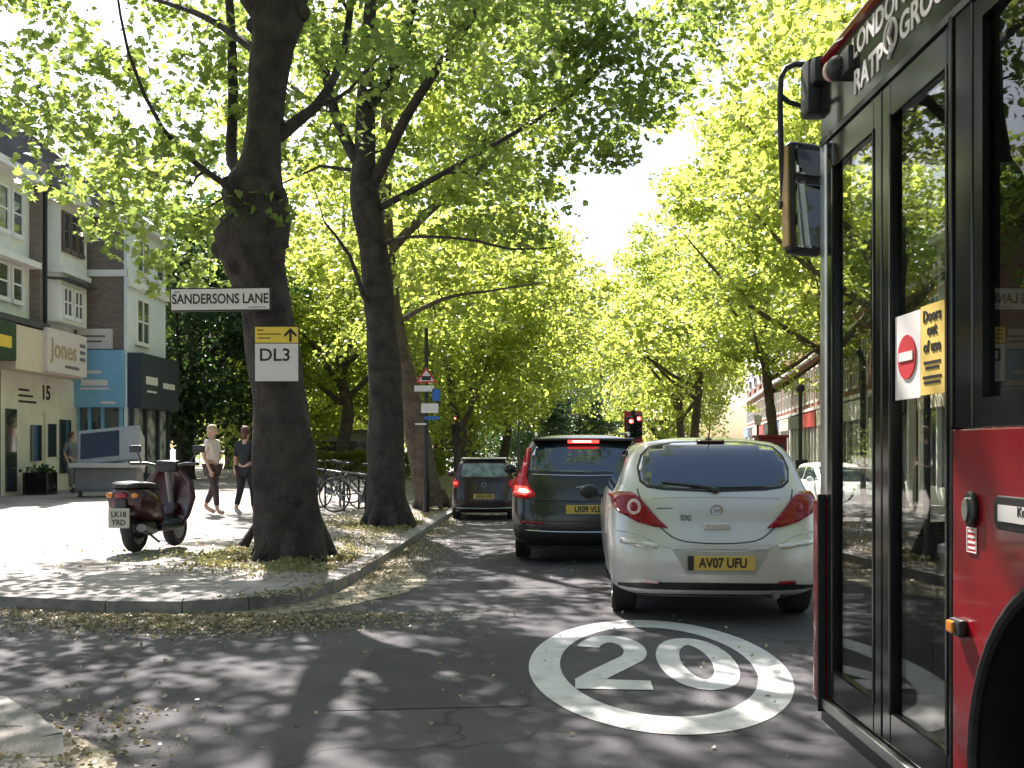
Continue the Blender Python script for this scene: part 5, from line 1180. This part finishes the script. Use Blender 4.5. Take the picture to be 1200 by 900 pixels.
# ------------------------------------------------------------------ right terrace
DR = Vector((198/F, 1, 0)).normalized(); NR = Vector((-DR.y, DR.x, 0))
def terr(u): return Vector((18.8, 60, 0))+DR*u
ulist = [-34, -25, -16.5, -8.5, -.8, 6.8, 14.4, 22, 29.6, 37.2, 44.8, 52.4, 60]
names = ['orange brick shop house behind the bus mirror pillar', 'second', ]
def terrace_unit(brk, label):
    root = thing('shop_house', label, 'building', (0, 0, 0), 0, 'terrace of shops on the right')
    f = (Vector((0, 0, 0)), Vector((0, 1, 0)), Z, Vector((-1, 0, 0))); W_ = 7.55
    b = MB(); b.fbox(f, 0, W_, 0, 6.6, -9, 0); b.build('wall', brk, root)
    b = MB()
    for u in (.0, W_-.25): b.fbox(f, u, u+.25, 0, 3.6, 0, .25)
    b.fbox(f, 0, W_, 6.4, 6.6, .0, .3); b.fbox(f, 0, W_, 3.6, 3.75, 0, .3); b.build('cornice', white_paint, root)
    b = MB(); b.fpoly(f, [(1.4, 6.6), (5.9, 6.6), (5.9, 7.3), (5.2, 7.5), (3.65, 8.5), (2.1, 7.5), (1.4, 7.3)], -.3, .05); b.build('gable', brk, root)
    b = MB(); b.tube([f[0]+Vector((-.05, 1.3, 7.3)), Vector((-.05, 2.1, 7.55)), Vector((-.05, 3.65, 8.6)), Vector((-.05, 5.2, 7.55)), Vector((-.05, 6.0, 7.3))], .12, 6); b.ball((-.05, 3.65, 8.75), .2); b.build('gable_coping', white_paint, root)
    b = MB(); b.add([(0.2, 0, 6.6), (.2, W_, 6.6), (4.5, W_, 9.2), (4.5, 0, 9.2)], [(0, 1, 2, 3)]); b.add([(4.5, 0, 9.2), (4.5, W_, 9.2), (9, W_, 6.6), (9, 0, 6.6)], [(0, 1, 2, 3)]); b.build('roof', slate, root)
    b = MB(); b.box(3.9, 5.1, W_-.5, W_+.3, 8, 10.2); b.build('chimney', brk, root)
    for u in (.7, 3.1, 5.5): win(root, f, u, u+1.3, 4.1, 5.9, bars=1, pm=pane_mat)
    b = MB(); b.fbox(f, .25, W_-.25, 2.75, 3.5, .0, .35); b.build('fascia', white_paint, root)
    b = MB(); b.fbox(f, .3, W_-.3, .3, 2.7, .0, .06); b.build('shop_window', pane_mat, root)
    b = MB()
    for u in (.25, 2.0, 3.3, 5.2, W_-.4): b.fbox(f, u, u+.15, 0, 2.75, .06, .2)
    b.fbox(f, .25, W_-.25, 0, .6, .06, .18); b.build('shopfront_frame', white_paint, root)
    return root
ta = terrace_unit(brick_orange, 'pale orange brick shop house just left of the bus door pillar')
tb = terrace_unit(brick_red, 'x')
ordw = ['seen deep in the bus door glass', 'seen in the bus door glass', 'right behind the bus door frame', 'just left of the bus door', 'next beyond the orange brick one', 'third beyond the orange brick one', 'fourth beyond the orange brick one', 'fifth beyond the orange brick one', 'sixth beyond the orange brick one', 'seventh beyond the orange brick one', 'eighth beyond the orange brick one', 'ninth beyond the orange brick one', 'last of the row, farthest away']
fas = [shop_cream, shop_dark, sign_white, car_white, sign_red, shop_green, shop_cream, sign_blue, shop_dark, sign_red, shop_cream, shop_dark, shop_blue]
rzt = -math.atan2(DR.x, DR.y); seen = set()
for i, u in enumerate(ulist):
    src = ta if i in (0, 3) else tb
    t = src if src.name not in seen else copy_tree(src); seen.add(src.name)
    p_ = terr(u); t.location = (p_.x, p_.y, -.62); t.rotation_euler = (0, 0, rzt); t.scale = (1, 1, 1.2)
    t['label'] = ('orange' if src is ta else 'red')+' brick shop house of the right terrace, '+ordw[i]
    for c in t.children:
        if c.name.startswith('fascia'):
            c.data = c.data.copy(); c.data.materials.clear(); c.data.materials.append(fas[i])

# ------------------------------------------------------------------ signs, signals, posts
def sgn(root, name, x0, x1, z0, z1, m, y=0, t=.012, b_=.004, parent=None):
    b = MB(); b.rbox(x0, x1, y-t, y, z0, z1, b_); return b.build(name, m, parent or root)
# street name plate
D = 11.22
p0, p1 = px(200, 365, D), px(318, 337, D); c = (p0+p1)/2
st = thing('street_name_sign', 'long white lane name plate reading SANDERSONS LANE on the big trunk', 'sign', (c.x, D, p0.z), 0)
st.rotation_euler = (0, R(-.7), 0)
w2 = (p1.x-p0.x)/2; h2 = p1.z-p0.z
b = MB(); b.rbox(-w2, w2, -.02, .012, 0, h2, .006); b.build('backing', ink, st)
pl_ = sgn(st, 'plate', -w2+.016, w2-.016, .018, h2-.018, sign_white, y=-.02, t=.006, b_=.002)
text_part('SANDERSONS LANE', .158, (-.0, -.0275, h2*.50), (1, 0, 0), (0, 0, 1), ink, pl_, bold=.003, extrude=.001, sx=.775)
b = MB(); b.box(w2-.25, w2-.06, -.027, -.0262, .038, .046); b.box(-w2+.05, -w2+.12, -.027, -.0262, h2-.055, h2-.045); b.build('small_print', ink, pl_)
b = MB(); b.tube([(w2-.22, .01, h2*.5), (w2-.22, .3, h2*.5)], .02, 8); b.tube([(w2-.5, .01, h2*.5), (w2-.42, .34, h2*.5)], .02, 8); b.build('bracket', grey_metal, st)
# DL3 notice
D = 11.2; p0, p1 = px(298, 448, D), px(351, 382, D); c = (p0+p1)/2
dl = thing('diversion_sign', 'yellow topped white DL3 notice fixed to the big trunk', 'sign', (c.x, D, p0.z))
w2 = (p1.x-p0.x)/2; h2 = p1.z-p0.z
b = MB(); b.rbox(-w2, w2, -.01, .01, 0, h2, .004); b.build('backing', ink, dl)
pw = sgn(dl, 'plate', -w2+.012, w2-.012, .012, h2*.685, sign_white, y=-.01, t=.005, b_=.002)
py = sgn(dl, 'top_plate', -w2+.012, w2-.012, h2*.70, h2-.012, sign_yellow, y=-.01, t=.005, b_=.002)
text_part('DL3', .20, (-.02, -.0165, h2*.475), (1, 0, 0), (0, 0, 1), ink, pw, bold=.003, extrude=.001, sx=1.05)
b = MB(); zz = h2*.70
for k, (a_, e_) in enumerate(((-.22, -.15), (-.22, .05), (-.22, -.07))): b.box(a_, e_, -.0165, -.0155, h2-.055-k*.045, h2-.043-k*.045)
ax_ = w2-.10; b.box(ax_-.014, ax_+.014, -.0165, -.0155, zz+.012, h2-.045)
b.fpoly((Vector((ax_, 0, 0)), Vector((1, 0, 0)), Z, Vector((0, 1, 0))), [(0, h2-.022), (-.075, h2-.105), (-.066, h2-.128), (0, h2-.070), (.066, h2-.128), (.075, h2-.105)], -.0168, -.0156)
b.build('arrow', ink, py)
b = MB(); b.tube([(0, .0, h2*.5), (0, .25, h2*.5)], .02, 8); b.build('bracket', grey_metal, dl)
# sign post down the kerb
D = 25.2; pb = px(500, 590, D); pb.x = -2.2; pb.z = gz(-2.2, D)+PT
sx_ = lambda x: (x-600)/F*D-pb.x; szz = lambda y: CH+(HZ-y)/F*D-pb.z
po = thing('sign_post', 'tall dark post with triangle, white plate and blue signs beyond the leaning tree', 'sign post', tuple(pb))
b = MB(); b.tube([(0, 0, 0), (0, 0, szz(385))], [.06, .05], 10); b.tube([(0, 0, 0), (0, 0, .9)], .085, 10); b.build('pole', ink, po, smooth=True)
b = MB(); fp = (Vector((0, -.09, 0)), Vector((1, 0, 0)), Z, Vector((0, -1, 0)))
b.fpoly(fp, [(sx_(487), szz(449)), (sx_(513), szz(449)), (sx_(500), szz(430))], 0, .02); tr_ = b.build('triangle_sign', sign_red, po)
b = MB(); b.fpoly(fp, [(sx_(491), szz(447)), (sx_(509), szz(447)), (sx_(500), szz(434))], .021, .026); ti = b.build('triangle_face', sign_white, tr_); b = MB(); b.fbox(fp, -.12+sx_(500), .12+sx_(500), szz(446), szz(441), .027, .03); b.build('symbol', ink, ti)
for (x0, x1, y0, y1, m, nm) in ((486, 509, 459, 452, sign_white, 'white_plate'), (507, 516, 470, 456, sign_blue, 'blue_sign'), (498, 515, 492, 488, sign_blue, 'blue_sign'), (494, 514, 484, 473, sign_white, 'white_plate'), (487, 500, 498, 496, sign_white, 'white_plate')):
    b = MB(); b.fbox(fp, sx_(x0), sx_(x1), szz(y0), szz(y1), .0, .02); b.build(nm, m, po)
# lamp column
b0 = px(608, 560, 60); lc = thing('lamp_column', 'slim grey lamp column rising above the dark crossover', 'street lamp', (b0.x, 60, gz(b0.x, 60)))
b = MB(); b.tube([(0, 0, 0), (0, 0, 1.2)], .11, 10); b.tube([(0, 0, 1.2), (0, 0, 7.6), (.3, 0, 8.0), (1.2, 0, 8.1)], [.07, .05, .045, .04], 8); b.build('pole', grey_metal, lc, smooth=True); b = MB(); b.rbox(1.1, 1.8, -.14, .14, 8.05, 8.2, .04); b.build('lamp_head', alu, lc)
def signal(x, y, D, label, two, lampx, s=1.0):
    p_ = px(x, y, D); g0 = gz(p_.x, D); t = thing('traffic_signal', label, 'traffic light', (p_.x, D, g0)); h = p_.z-g0
    b = MB(); b.tube([(0, .16, 0), (0, .16, h+.45*s)], .057, 10); b.build('pole', ink, t, smooth=True)
    heads = ((-.085, .0), (.085, .06)) if two else ((0, 0),)
    for hx, hz_ in heads:
        b = MB(); b.rbox(hx-.14*s, hx+.14*s, -.12, .12, h+hz_-.78*s, h+hz_+.20*s, .03); hd = b.build('signal_head', ink, t)
        for k, m in enumerate((brake_core, mat('amber_off', (.12, .06, .01), .3, var=.1), mat('green_off', (.01, .06, .03), .3, var=.1))):
            zc = h+hz_-.29*s*k; b = MB(); b.ball((hx, -.12, zc), .095*s, .03, .095*s, 8); b.build('lamp', m if k else (brake_on), hd)
            if k == 0: b = MB(); b.ball((hx, -.145, zc), .05*s, .02, .05*s, 8); b.build('lamp_core', brake_core, hd)
            b = MB(); b.lathe((hx, -.12, zc), (0, -1, 0), [(.10*s, 0), (.11*s, 0), (.11*s, .13), (.10*s, .13)], 16); b.build('hood', black, hd)
    b = MB(); b.rbox(min(hh[0] for hh in heads)-.21*s, max(hh[0] for hh in heads)+.21*s, .125, .14, h-.86*s, h+.42*s, .01); b.build('backing_board', sign_red if two else ink, t)
signal(743, 494, 21.5, 'traffic signal with two lit red lamps between the crossover and the silver hatchback', True, 0, .55)
signal(533, 491, 33, 'small traffic signal with one red lamp above the small hatchback', False, 0, .6)
# right side lamp with white globe & pole seen at 885
b0 = px(888, 492, 55); lp = thing('street_lamp', 'short street lamp with white lantern before the right terrace', 'street lamp', (b0.x, 55, gz(b0.x, 55)+PT))
h = b0.z-lp.location.z; b = MB(); b.tube([(0, 0, 0), (0, 0, h-.3)], .07, 8); b.build('pole', ink, lp); b = MB(); b.lathe((0, 0, h-.3), Z, [(0, 0), (.16, 0), (.26, .55), (0, .6)], 10); b.build('lantern', white_paint, lp)
b0 = px(938, 470, 36); lp = thing('lamp_column', 'dark lamp column just left of the bus front pillar', 'street lamp', (b0.x, 36, gz(b0.x, 36)+PT))
b = MB(); b.tube([(0, 0, 0), (0, 0, 1.3)], .11, 8); b.tube([(0, 0, 1.3), (0, 0, 4.0)], .07, 8); b.ball((0, 0, 4.1), .16); b.build('pole', ink, lp); b = MB(); b.rbox(-.22, .22, -.2, -.06, .9, 1.5, .03); b.build('litter_box', ink, lp)
# phone box
b0 = px(903, 515, 50); pb_ = thing('kiosk', 'dark red kiosk before the right terrace above the silver hatchback roof', 'kiosk', (b0.x, 50, gz(b0.x, 50)+PT))
b = MB(); b.rbox(-.7, .7, -.5, .5, 0, 2.5, .04); b.build('body', mat('kiosk_red', (.2, .02, .03), .4, var=.1), pb_); b = MB(); b.rbox(-.8, .8, -.6, .6, 2.5, 2.65, .05); b.build('roof', mat('kiosk_red', (.2, .02, .03)), pb_); b = MB(); b.box(-.55, .55, -.52, -.505, .9, 2.2); b.build('pane', pane_mat, pb_)

# ------------------------------------------------------------------ people
def skin_mesh(J, E, sub=2):
    names = list(J); idx = {n: i for i, n in enumerate(names)}
    me = bpy.data.meshes.new('s'); me.from_pydata([J[n][0] for n in names], [(idx[a], idx[b]) for a, b in E], [])
    o = bpy.data.objects.new('s', me); COL.objects.link(o); o.modifiers.new('k', 'SKIN'); 
    for n in names:
        v = me.skin_vertices[0].data[idx[n]]; r = J[n][1]; v.radius = (r, r) if not isinstance(r, tuple) else r
    me.skin_vertices[0].data[0].use_root = True
    s = o.modifiers.new('u', 'SUBSURF'); s.levels = sub; s.render_levels = sub
    dg = bpy.context.evaluated_depsgraph_get(); m2 = bpy.data.meshes.new_from_object(o.evaluated_get(dg)); bpy.data.objects.remove(o); return m2
def person(label, loc, rz, H, gait, top, legs, hair, shoe, longhair=False, sleeves=.6, cap=None, gr=None, arm=None):
    """faces -y locally; gait = stride half length; arms swing opposite"""
    root = thing('person', label, 'person', loc, rz, gr); s = H/1.72; g = gait
    V = lambda x, y, z: (x*s, y*s, z*s)
    a = arm or ((.05, -.12), (-.05, .10))
    J = {'pelvis': (V(0, 0, .93), .115*s), 'waist': (V(0, .01, 1.08), .105*s), 'chest': (V(0, .01, 1.28), (.13*s, .10*s)), 'neckb': (V(0, .0, 1.43), .06*s), 'neck': (V(0, -.01, 1.50), .048*s), 'head': (V(0, -.02, 1.60), (.075*s, .09*s)), 'crown': (V(0, -.01, 1.68), (.058*s, .07*s)), 'chin': (V(0, -.065, 1.545), .03*s), 'nose': (V(0, -.112, 1.605), .012*s)}
    E = [('pelvis', 'waist'), ('waist', 'chest'), ('chest', 'neckb'), ('neckb', 'neck'), ('neck', 'head'), ('head', 'crown'), ('head', 'chin'), ('head', 'nose')]
    for n, sg, fy in (('l', -1, -g), ('r', 1, g)):
        kb = .10 if fy > 0 else -.03
        J[n+'hip'] = (V(sg*.09, 0, .88), .095*s); J[n+'knee'] = (V(sg*.095, fy*.5-.04, .50), .058*s); J[n+'ank'] = (V(sg*.09, fy+(.06 if fy > 0 else 0), .09+(.06 if fy > 0 else 0)), .036*s); J[n+'toe'] = (V(sg*.11, fy-.16, .035), .032*s)
        E += [('pelvis', n+'hip'), (n+'hip', n+'knee'), (n+'knee', n+'ank'), (n+'ank', n+'toe')]
        sw, fw = a[0] if sg < 0 else a[1]
        J[n+'sh'] = (V(sg*.17, .01, 1.39), .055*s); J[n+'el'] = (V(sg*.22, sw*.6+.02, 1.12), .038*s); J[n+'wr'] = (V(sg*.21, sw+fw, .89), .027*s); J[n+'palm'] = (V(sg*.20, sw+fw-.02, .82), (.022*s, .034*s))
        E += [('chest', n+'sh'), (n+'sh', n+'el'), (n+'el', n+'wr'), (n+'wr', n+'palm')]
        bx, by = sg*.20, sw+fw-.02
        for k, (dy, ln) in enumerate(((-.030, .070), (-.010, .080), (.010, .075), (.030, .060))):
            J[n+'f%d' % k] = (V(bx, by+dy, .78), .009*s); J[n+'g%d' % k] = (V(bx-sg*.012, by+dy-.01, .78-ln*.75), .0075*s); E += [(n+'palm', n+'f%d' % k), (n+'f%d' % k, n+'g%d' % k)]
        J[n+'t0'] = (V(bx-sg*.01, by-.05, .81), .010*s); J[n+'t1'] = (V(bx-sg*.015, by-.062, .77), .008*s); E += [(n+'palm', n+'t0'), (n+'t0', n+'t1')]
    me = skin_mesh(J, E); bmx = bmesh.new(); bmx.from_mesh(me); bmesh.ops.recalc_face_normals(bmx, faces=bmx.faces[:]); bmx.to_mesh(me); bmx.free()
    link('body', me, skin_m, root, True)
    def sub(ns, es, k, add=0): return skin_mesh({n: (J[n][0], tuple(r*k+add for r in J[n][1]) if isinstance(J[n][1], tuple) else J[n][1]*k+add) for n in ns}, es)
    ns = ['pelvis', 'waist', 'chest', 'neckb', 'lsh', 'rsh']; es = [('pelvis', 'waist'), ('waist', 'chest'), ('chest', 'neckb'), ('chest', 'lsh'), ('chest', 'rsh')]
    J['lsl'] = (tuple(Vector(J['lsh'][0]).lerp(Vector(J['lel'][0]), sleeves)), .048*s); J['rsl'] = (tuple(Vector(J['rsh'][0]).lerp(Vector(J['rel'][0]), sleeves)), .048*s)
    link('shirt', sub(ns+['lsl', 'rsl'], es+[('lsh', 'lsl'), ('rsh', 'rsl')], 1.12, .006), top, root, True)
    J['lcuf'] = (tuple(Vector(J['lank'][0]).lerp(Vector(J['lknee'][0]), .15)), .042*s); J['rcuf'] = (tuple(Vector(J['rank'][0]).lerp(Vector(J['rknee'][0]), .15)), .042*s)
    link('trousers', sub(['pelvis', 'lhip', 'rhip', 'lknee', 'rknee', 'lcuf', 'rcuf'], [('pelvis', 'lhip'), ('pelvis', 'rhip'), ('lhip', 'lknee'), ('rhip', 'rknee'), ('lknee', 'lcuf'), ('rknee', 'rcuf')], 1.1, .006), legs, root, True)
    for n in 'lr': link('shoe', sub([n+'ank', n+'toe'], [(n+'ank', n+'toe')], 1.15, .01), shoe, root, True)
    b = MB(); b.ball(V(0, .012, 1.645), .088*s, .102*s, .092*s, 10)
    if longhair: b.ball(V(0, .065, 1.57), .065*s, .045*s, .10*s, 8); b.ball(V(0, .10, 1.62), .03*s, .03*s, .03*s, 8)
    hd = b.build('hair', hair, root, smooth=True)
    # features of the face
    for sg in (-1, 1):
        b = MB(); b.ball(V(sg*.03, -.098, 1.615), .010*s, .006*s, .008*s, 6); b.build('eye', ink, root)
    return root
def pxg(x, y): d = (CH-PT)*F/(y-HZ); return ((x-600)/F*d, d, PT)
person('walker with fair hair in a pale pink T-shirt and dark leggings', pxg(249, 603), R(75), 1.70, .16, shirt_w, legging, hair_b, skin_m, True, .75)
pp = pxg(288, 605); 
person('person dressed all in black with auburn hair, half hidden by the big trunk', (pp[0]+.0, pp[1], PT), R(165), 1.66, .15, cloth_blk, cloth_blk, hair_d, mat('shoe_white', (.6, .6, .6), .6), True, .95)
pp = px(84, 570, 27.2); person('person in grey standing before the door of shop 15', (pp.x, 27.2, PT), R(70), 1.70, .05, cloth_gry, cloth_gry, hair_d, ink, False, .95)

# ------------------------------------------------------------------ scooter
sc0 = pxg(160, 647); sc1 = pxg(208, 641)
hd = math.atan2(-(.62), .98)
sc_ = thing('motor_scooter', 'parked maroon motor scooter with a pale rear plate on the paving', 'scooter', (sc0[0], sc0[1]-.05, PT), R(-15)); sc_.scale = (1.45, .82, 1.07)
wb = 1.0
for y_ in (0, wb):
    b = MB(); b.ring((0, y_, .235), (1, 0, 0), .18, .055, 32, 10); wt = b.build('wheel', rubber, sc_, smooth=True)
    b = MB(); b.lathe((0, y_, .235), (1, 0, 0), [(.03, -.03), (.14, -.045), (.145, -.03), (.145, .03), (.14, .045), (.03, .03)], 24)
    b.build('rim', grey_metal, wt)
def blob(name, m, st, parent=sc_, n=16, bevel=0):
    """stations: (y, zc, halfwidth, halfheight)"""
    b = MB(); vs = []
    for y_, zc, hw, hh in st:
        for i in range(n):
            a = 2*math.pi*i/n; ca, sa = math.cos(a), math.sin(a); vs.append((hw*math.copysign(abs(ca)**.7, ca), y_, zc+hh*math.copysign(abs(sa)**.7, sa)))
    k = len(st); b.add(vs, [(i*n+j, i*n+(j+1) % n, (i+1)*n+(j+1) % n, (i+1)*n+j) for i in range(k-1) for j in range(n)]+[tuple(range(n-1, -1, -1)), tuple((k-1)*n+j for j in range(n))]); return b.build(name, m, parent, smooth=True)
blob('rear_body', scooter_red, [(-.30, .64, .08, .08), (-.24, .60, .16, .15), (-.05, .56, .20, .20), (.15, .53, .19, .19), (.32, .47, .15, .15), (.42, .38, .12, .08)])
blob('seat', mat('seat_black', (.02, .02, .022), .6, var=.1), [(-.30, .76, .06, .02), (-.24, .77, .13, .045), (.0, .765, .15, .05), (.2, .745, .14, .05), (.36, .72, .10, .04), (.40, .70, .05, .02)])
blob('engine', black, [(-.18, .28, .07, .07), (-.05, .27, .13, .11), (.15, .28, .14, .10), (.30, .28, .10, .06)])
blob('footboard', black, [(.28, .27, .15, .05), (.5, .25, .19, .04), (.75, .25, .18, .04), (.82, .30, .16, .05)])
b = MB(); vs = []; n = 9
for i, (z_, y_, hw) in enumerate(((.25, .74, .14), (.40, .80, .20), (.60, .84, .24), (.78, .83, .22), (.90, .80, .13), (.97, .77, .07))):
    for j in range(n): t = -1+2*j/(n-1); vs.append((t*hw, y_+.10*(1-t*t)+.01, z_))
fs = [(i*n+j, i*n+j+1, (i+1)*n+j+1, (i+1)*n+j) for i in range(5) for j in range(n-1)]; b.add(vs, fs); ls_ = b.build('leg_shield', scooter_red, sc_, smooth=True); so = ls_.modifiers.new('s', 'SOLIDIFY'); so.thickness = .03
blob('front_mudguard', scooter_red, [(.80, .42, .06, .02), (.88, .48, .08, .05), (1.0, .50, .085, .04), (1.14, .44, .07, .03), (1.2, .36, .05, .02)])
b = MB(); b.tube([(0, 1.0, .24), (.0, .92, .5), (0, .80, .92)], .03, 8); b.tube([(-.07, 1.0, .24), (-.07, .95, .45)], .02, 8); b.tube([(.07, 1.0, .24), (.07, .95, .45)], .02, 8); b.build('fork', grey_metal, sc_)
b = MB(); b.tube([(-.34, .70, 1.0), (-.2, .77, 1.0), (0, .80, .95), (.2, .77, 1.0), (.34, .70, 1.0)], .02, 8); b.rbox(-.11, .11, .74, .90, .90, 1.04, .04); b.build('handlebar', black, sc_, smooth=True)
for sg in (-1, 1):
    b = MB(); b.tube([(sg*.24, .76, 1.0), (sg*.30, .78, 1.16)], .008, 6); b.rbox(sg*.32-.06, sg*.32+.06, .77, .80, 1.13, 1.22, .015); b.build('mirror', black, sc_)
    b = MB(); b.ball((sg*.12, -.30, .66), .035, .02, .03, 8); b.build('indicator', amber, sc_)
b = MB(); b.ball((0, -.32, .66), .06, .03, .035, 8); b.build('tail_light', red_lens, sc_)
b = MB(); b.rbox(-.05, .05, -.34, -.30, .33, .62, .01); b.build('rear_mudguard', black, sc_)
b = MB(); b.rbox(-.10, .10, -.375, -.355, .30, .52, .006, M=Matrix.Translation((0, 0, 0))); npl = b.build('number_plate', plate_w, sc_)
text_part('LK18', .085, (0, -.377, .45), (1, 0, 0), (0, 0, 1), ink, npl, bold=.002, extrude=.001, sx=.8); text_part('YRD', .085, (0, -.377, .36), (1, 0, 0), (0, 0, 1), ink, npl, bold=.002, extrude=.001, sx=.8)
b = MB(); b.tube([(.13, .18, .24), (.15, -.05, .25), (.16, -.25, .30)], [.025, .05, .045], 10); b.build('exhaust', grey_metal, sc_, smooth=True)
b = MB(); b.tube([(0, .28, .22), (-.16, .24, .012)], .014, 6); b.tube([(0, .28, .22), (.12, .30, .10)], .014, 6); b.build('stand', grey_metal, sc_)
# ------------------------------------------------------------------ bicycles and racks
def bicycle(label, loc, rz, m):
    t = thing('bicycle', label, 'bicycle', loc, rz, 'bicycles on the racks behind the big trunk')
    for y_ in (-.52, .52):
        b = MB(); b.ring((0, y_, .34), (1, 0, 0), .325, .018, 36, 6); wt = b.build('wheel', rubber, t, smooth=True)
        b = MB()
        for i in range(12): a = i*math.pi/6; b.tube([(0, y_, .34), (0, y_+.32*math.cos(a), .34+.32*math.sin(a))], .003, 4)
        b.disk((-.03, y_, .34), (1, 0, 0), .02, .06, 8); b.build('spoke_set', alu, wt)
    b = MB()
    for p_, q in (((0, -.05, .28), (0, -.20, .80)), ((0, -.05, .28), (0, .38, .72)), ((0, -.17, .74), (0, .36, .80)), ((.03, -.52, .34), (.0, -.05, .28)), ((.03, -.52, .34), (0, -.17, .74)), ((0, .36, .84), (0, .44, .58)), ((.05, .44, .58), (.05, .52, .34)), ((-.05, .44, .58), (-.05, .52, .34))): b.tube([p_, q], .017, 8)
    b.build('frame', m, t)
    b = MB(); b.tube([(-.28, .26, .98), (-.24, .36, 1.0), (0, .38, .98), (.24, .36, 1.0), (.28, .26, .98)], .014, 8); b.tube([(0, .36, .84), (0, .38, .98)], .015, 8); b.build('handlebar', black, t)
    b = MB(); b.tube([(0, -.20, .80), (0, -.22, .92)], .014, 8); b.rbox(-.07, .07, -.34, -.08, .92, .97, .02); b.build('saddle', black, t)
    b = MB(); b.disk((.02, -.05, .28), (1, 0, 0), .09, .01, 18); b.tube([(.04, -.05, .28), (.05, .02, .13)], .01, 6); b.tube([(-.04, -.05, .28), (-.05, -.12, .43)], .01, 6); b.build('crankset', grey_metal, t)
    return t
for x_, y_, a_, lb, m in ((398, 596, 62, 'dark bicycle on the rack nearest the big trunk', black), (421, 601, 75, 'second bicycle from the big trunk, next to the straight trunk', grey_metal), (384, 590, 100, 'bicycle peeping out behind the right edge of the big trunk', mat('bike_blue', (.05, .08, .15), .4, var=.1))):
    bicycle(lb, pxg(x_, y_), R(a_), m)
for k, (x_, y_) in enumerate(((390, 594), (412, 597), (437, 599))):
    q = pxg(x_, y_+1); t = thing('cycle_stand', ('steel hoop cycle stand by the big trunk', 'steel hoop cycle stand between the bicycles', 'steel hoop cycle stand behind the straight trunk')[k], 'cycle stand', q, R(75), 'hoop cycle stands')
    b = MB(); b.tube([(-.36, 0, 0), (-.36, 0, .55), (-.33, 0, .68), (-.25, 0, .74), (.25, 0, .74), (.33, 0, .68), (.36, 0, .55), (.36, 0, 0)], .025, 8); b.build('hoop', ink, t, smooth=True)
# fallen branch / stump piece left of the big trunk foot
p_ = pxg(298, 640); 
tw_ = thing('fallen_branch', 'short dark stub of wood leaning at the foot of the big trunk', 'branch', (p_[0], p_[1]-.1, PT)); b = MB(); b.tube([(-.12, 0, 0), (-.02, .03, .18), (.12, .05, .42)], [.07, .05, .03], 8); b.build('wood', bark_dark, tw_, smooth=True)
# utility covers set flush in the near corner
u = MB((-2.1, 4.3, PT)); 
# drop the templates that were never planted
for P in (P_a, P_b, P_c, P_d):
    if P.name not in used:
        for c in list(P.children): bpy.data.objects.remove(c)
        bpy.data.objects.remove(P)
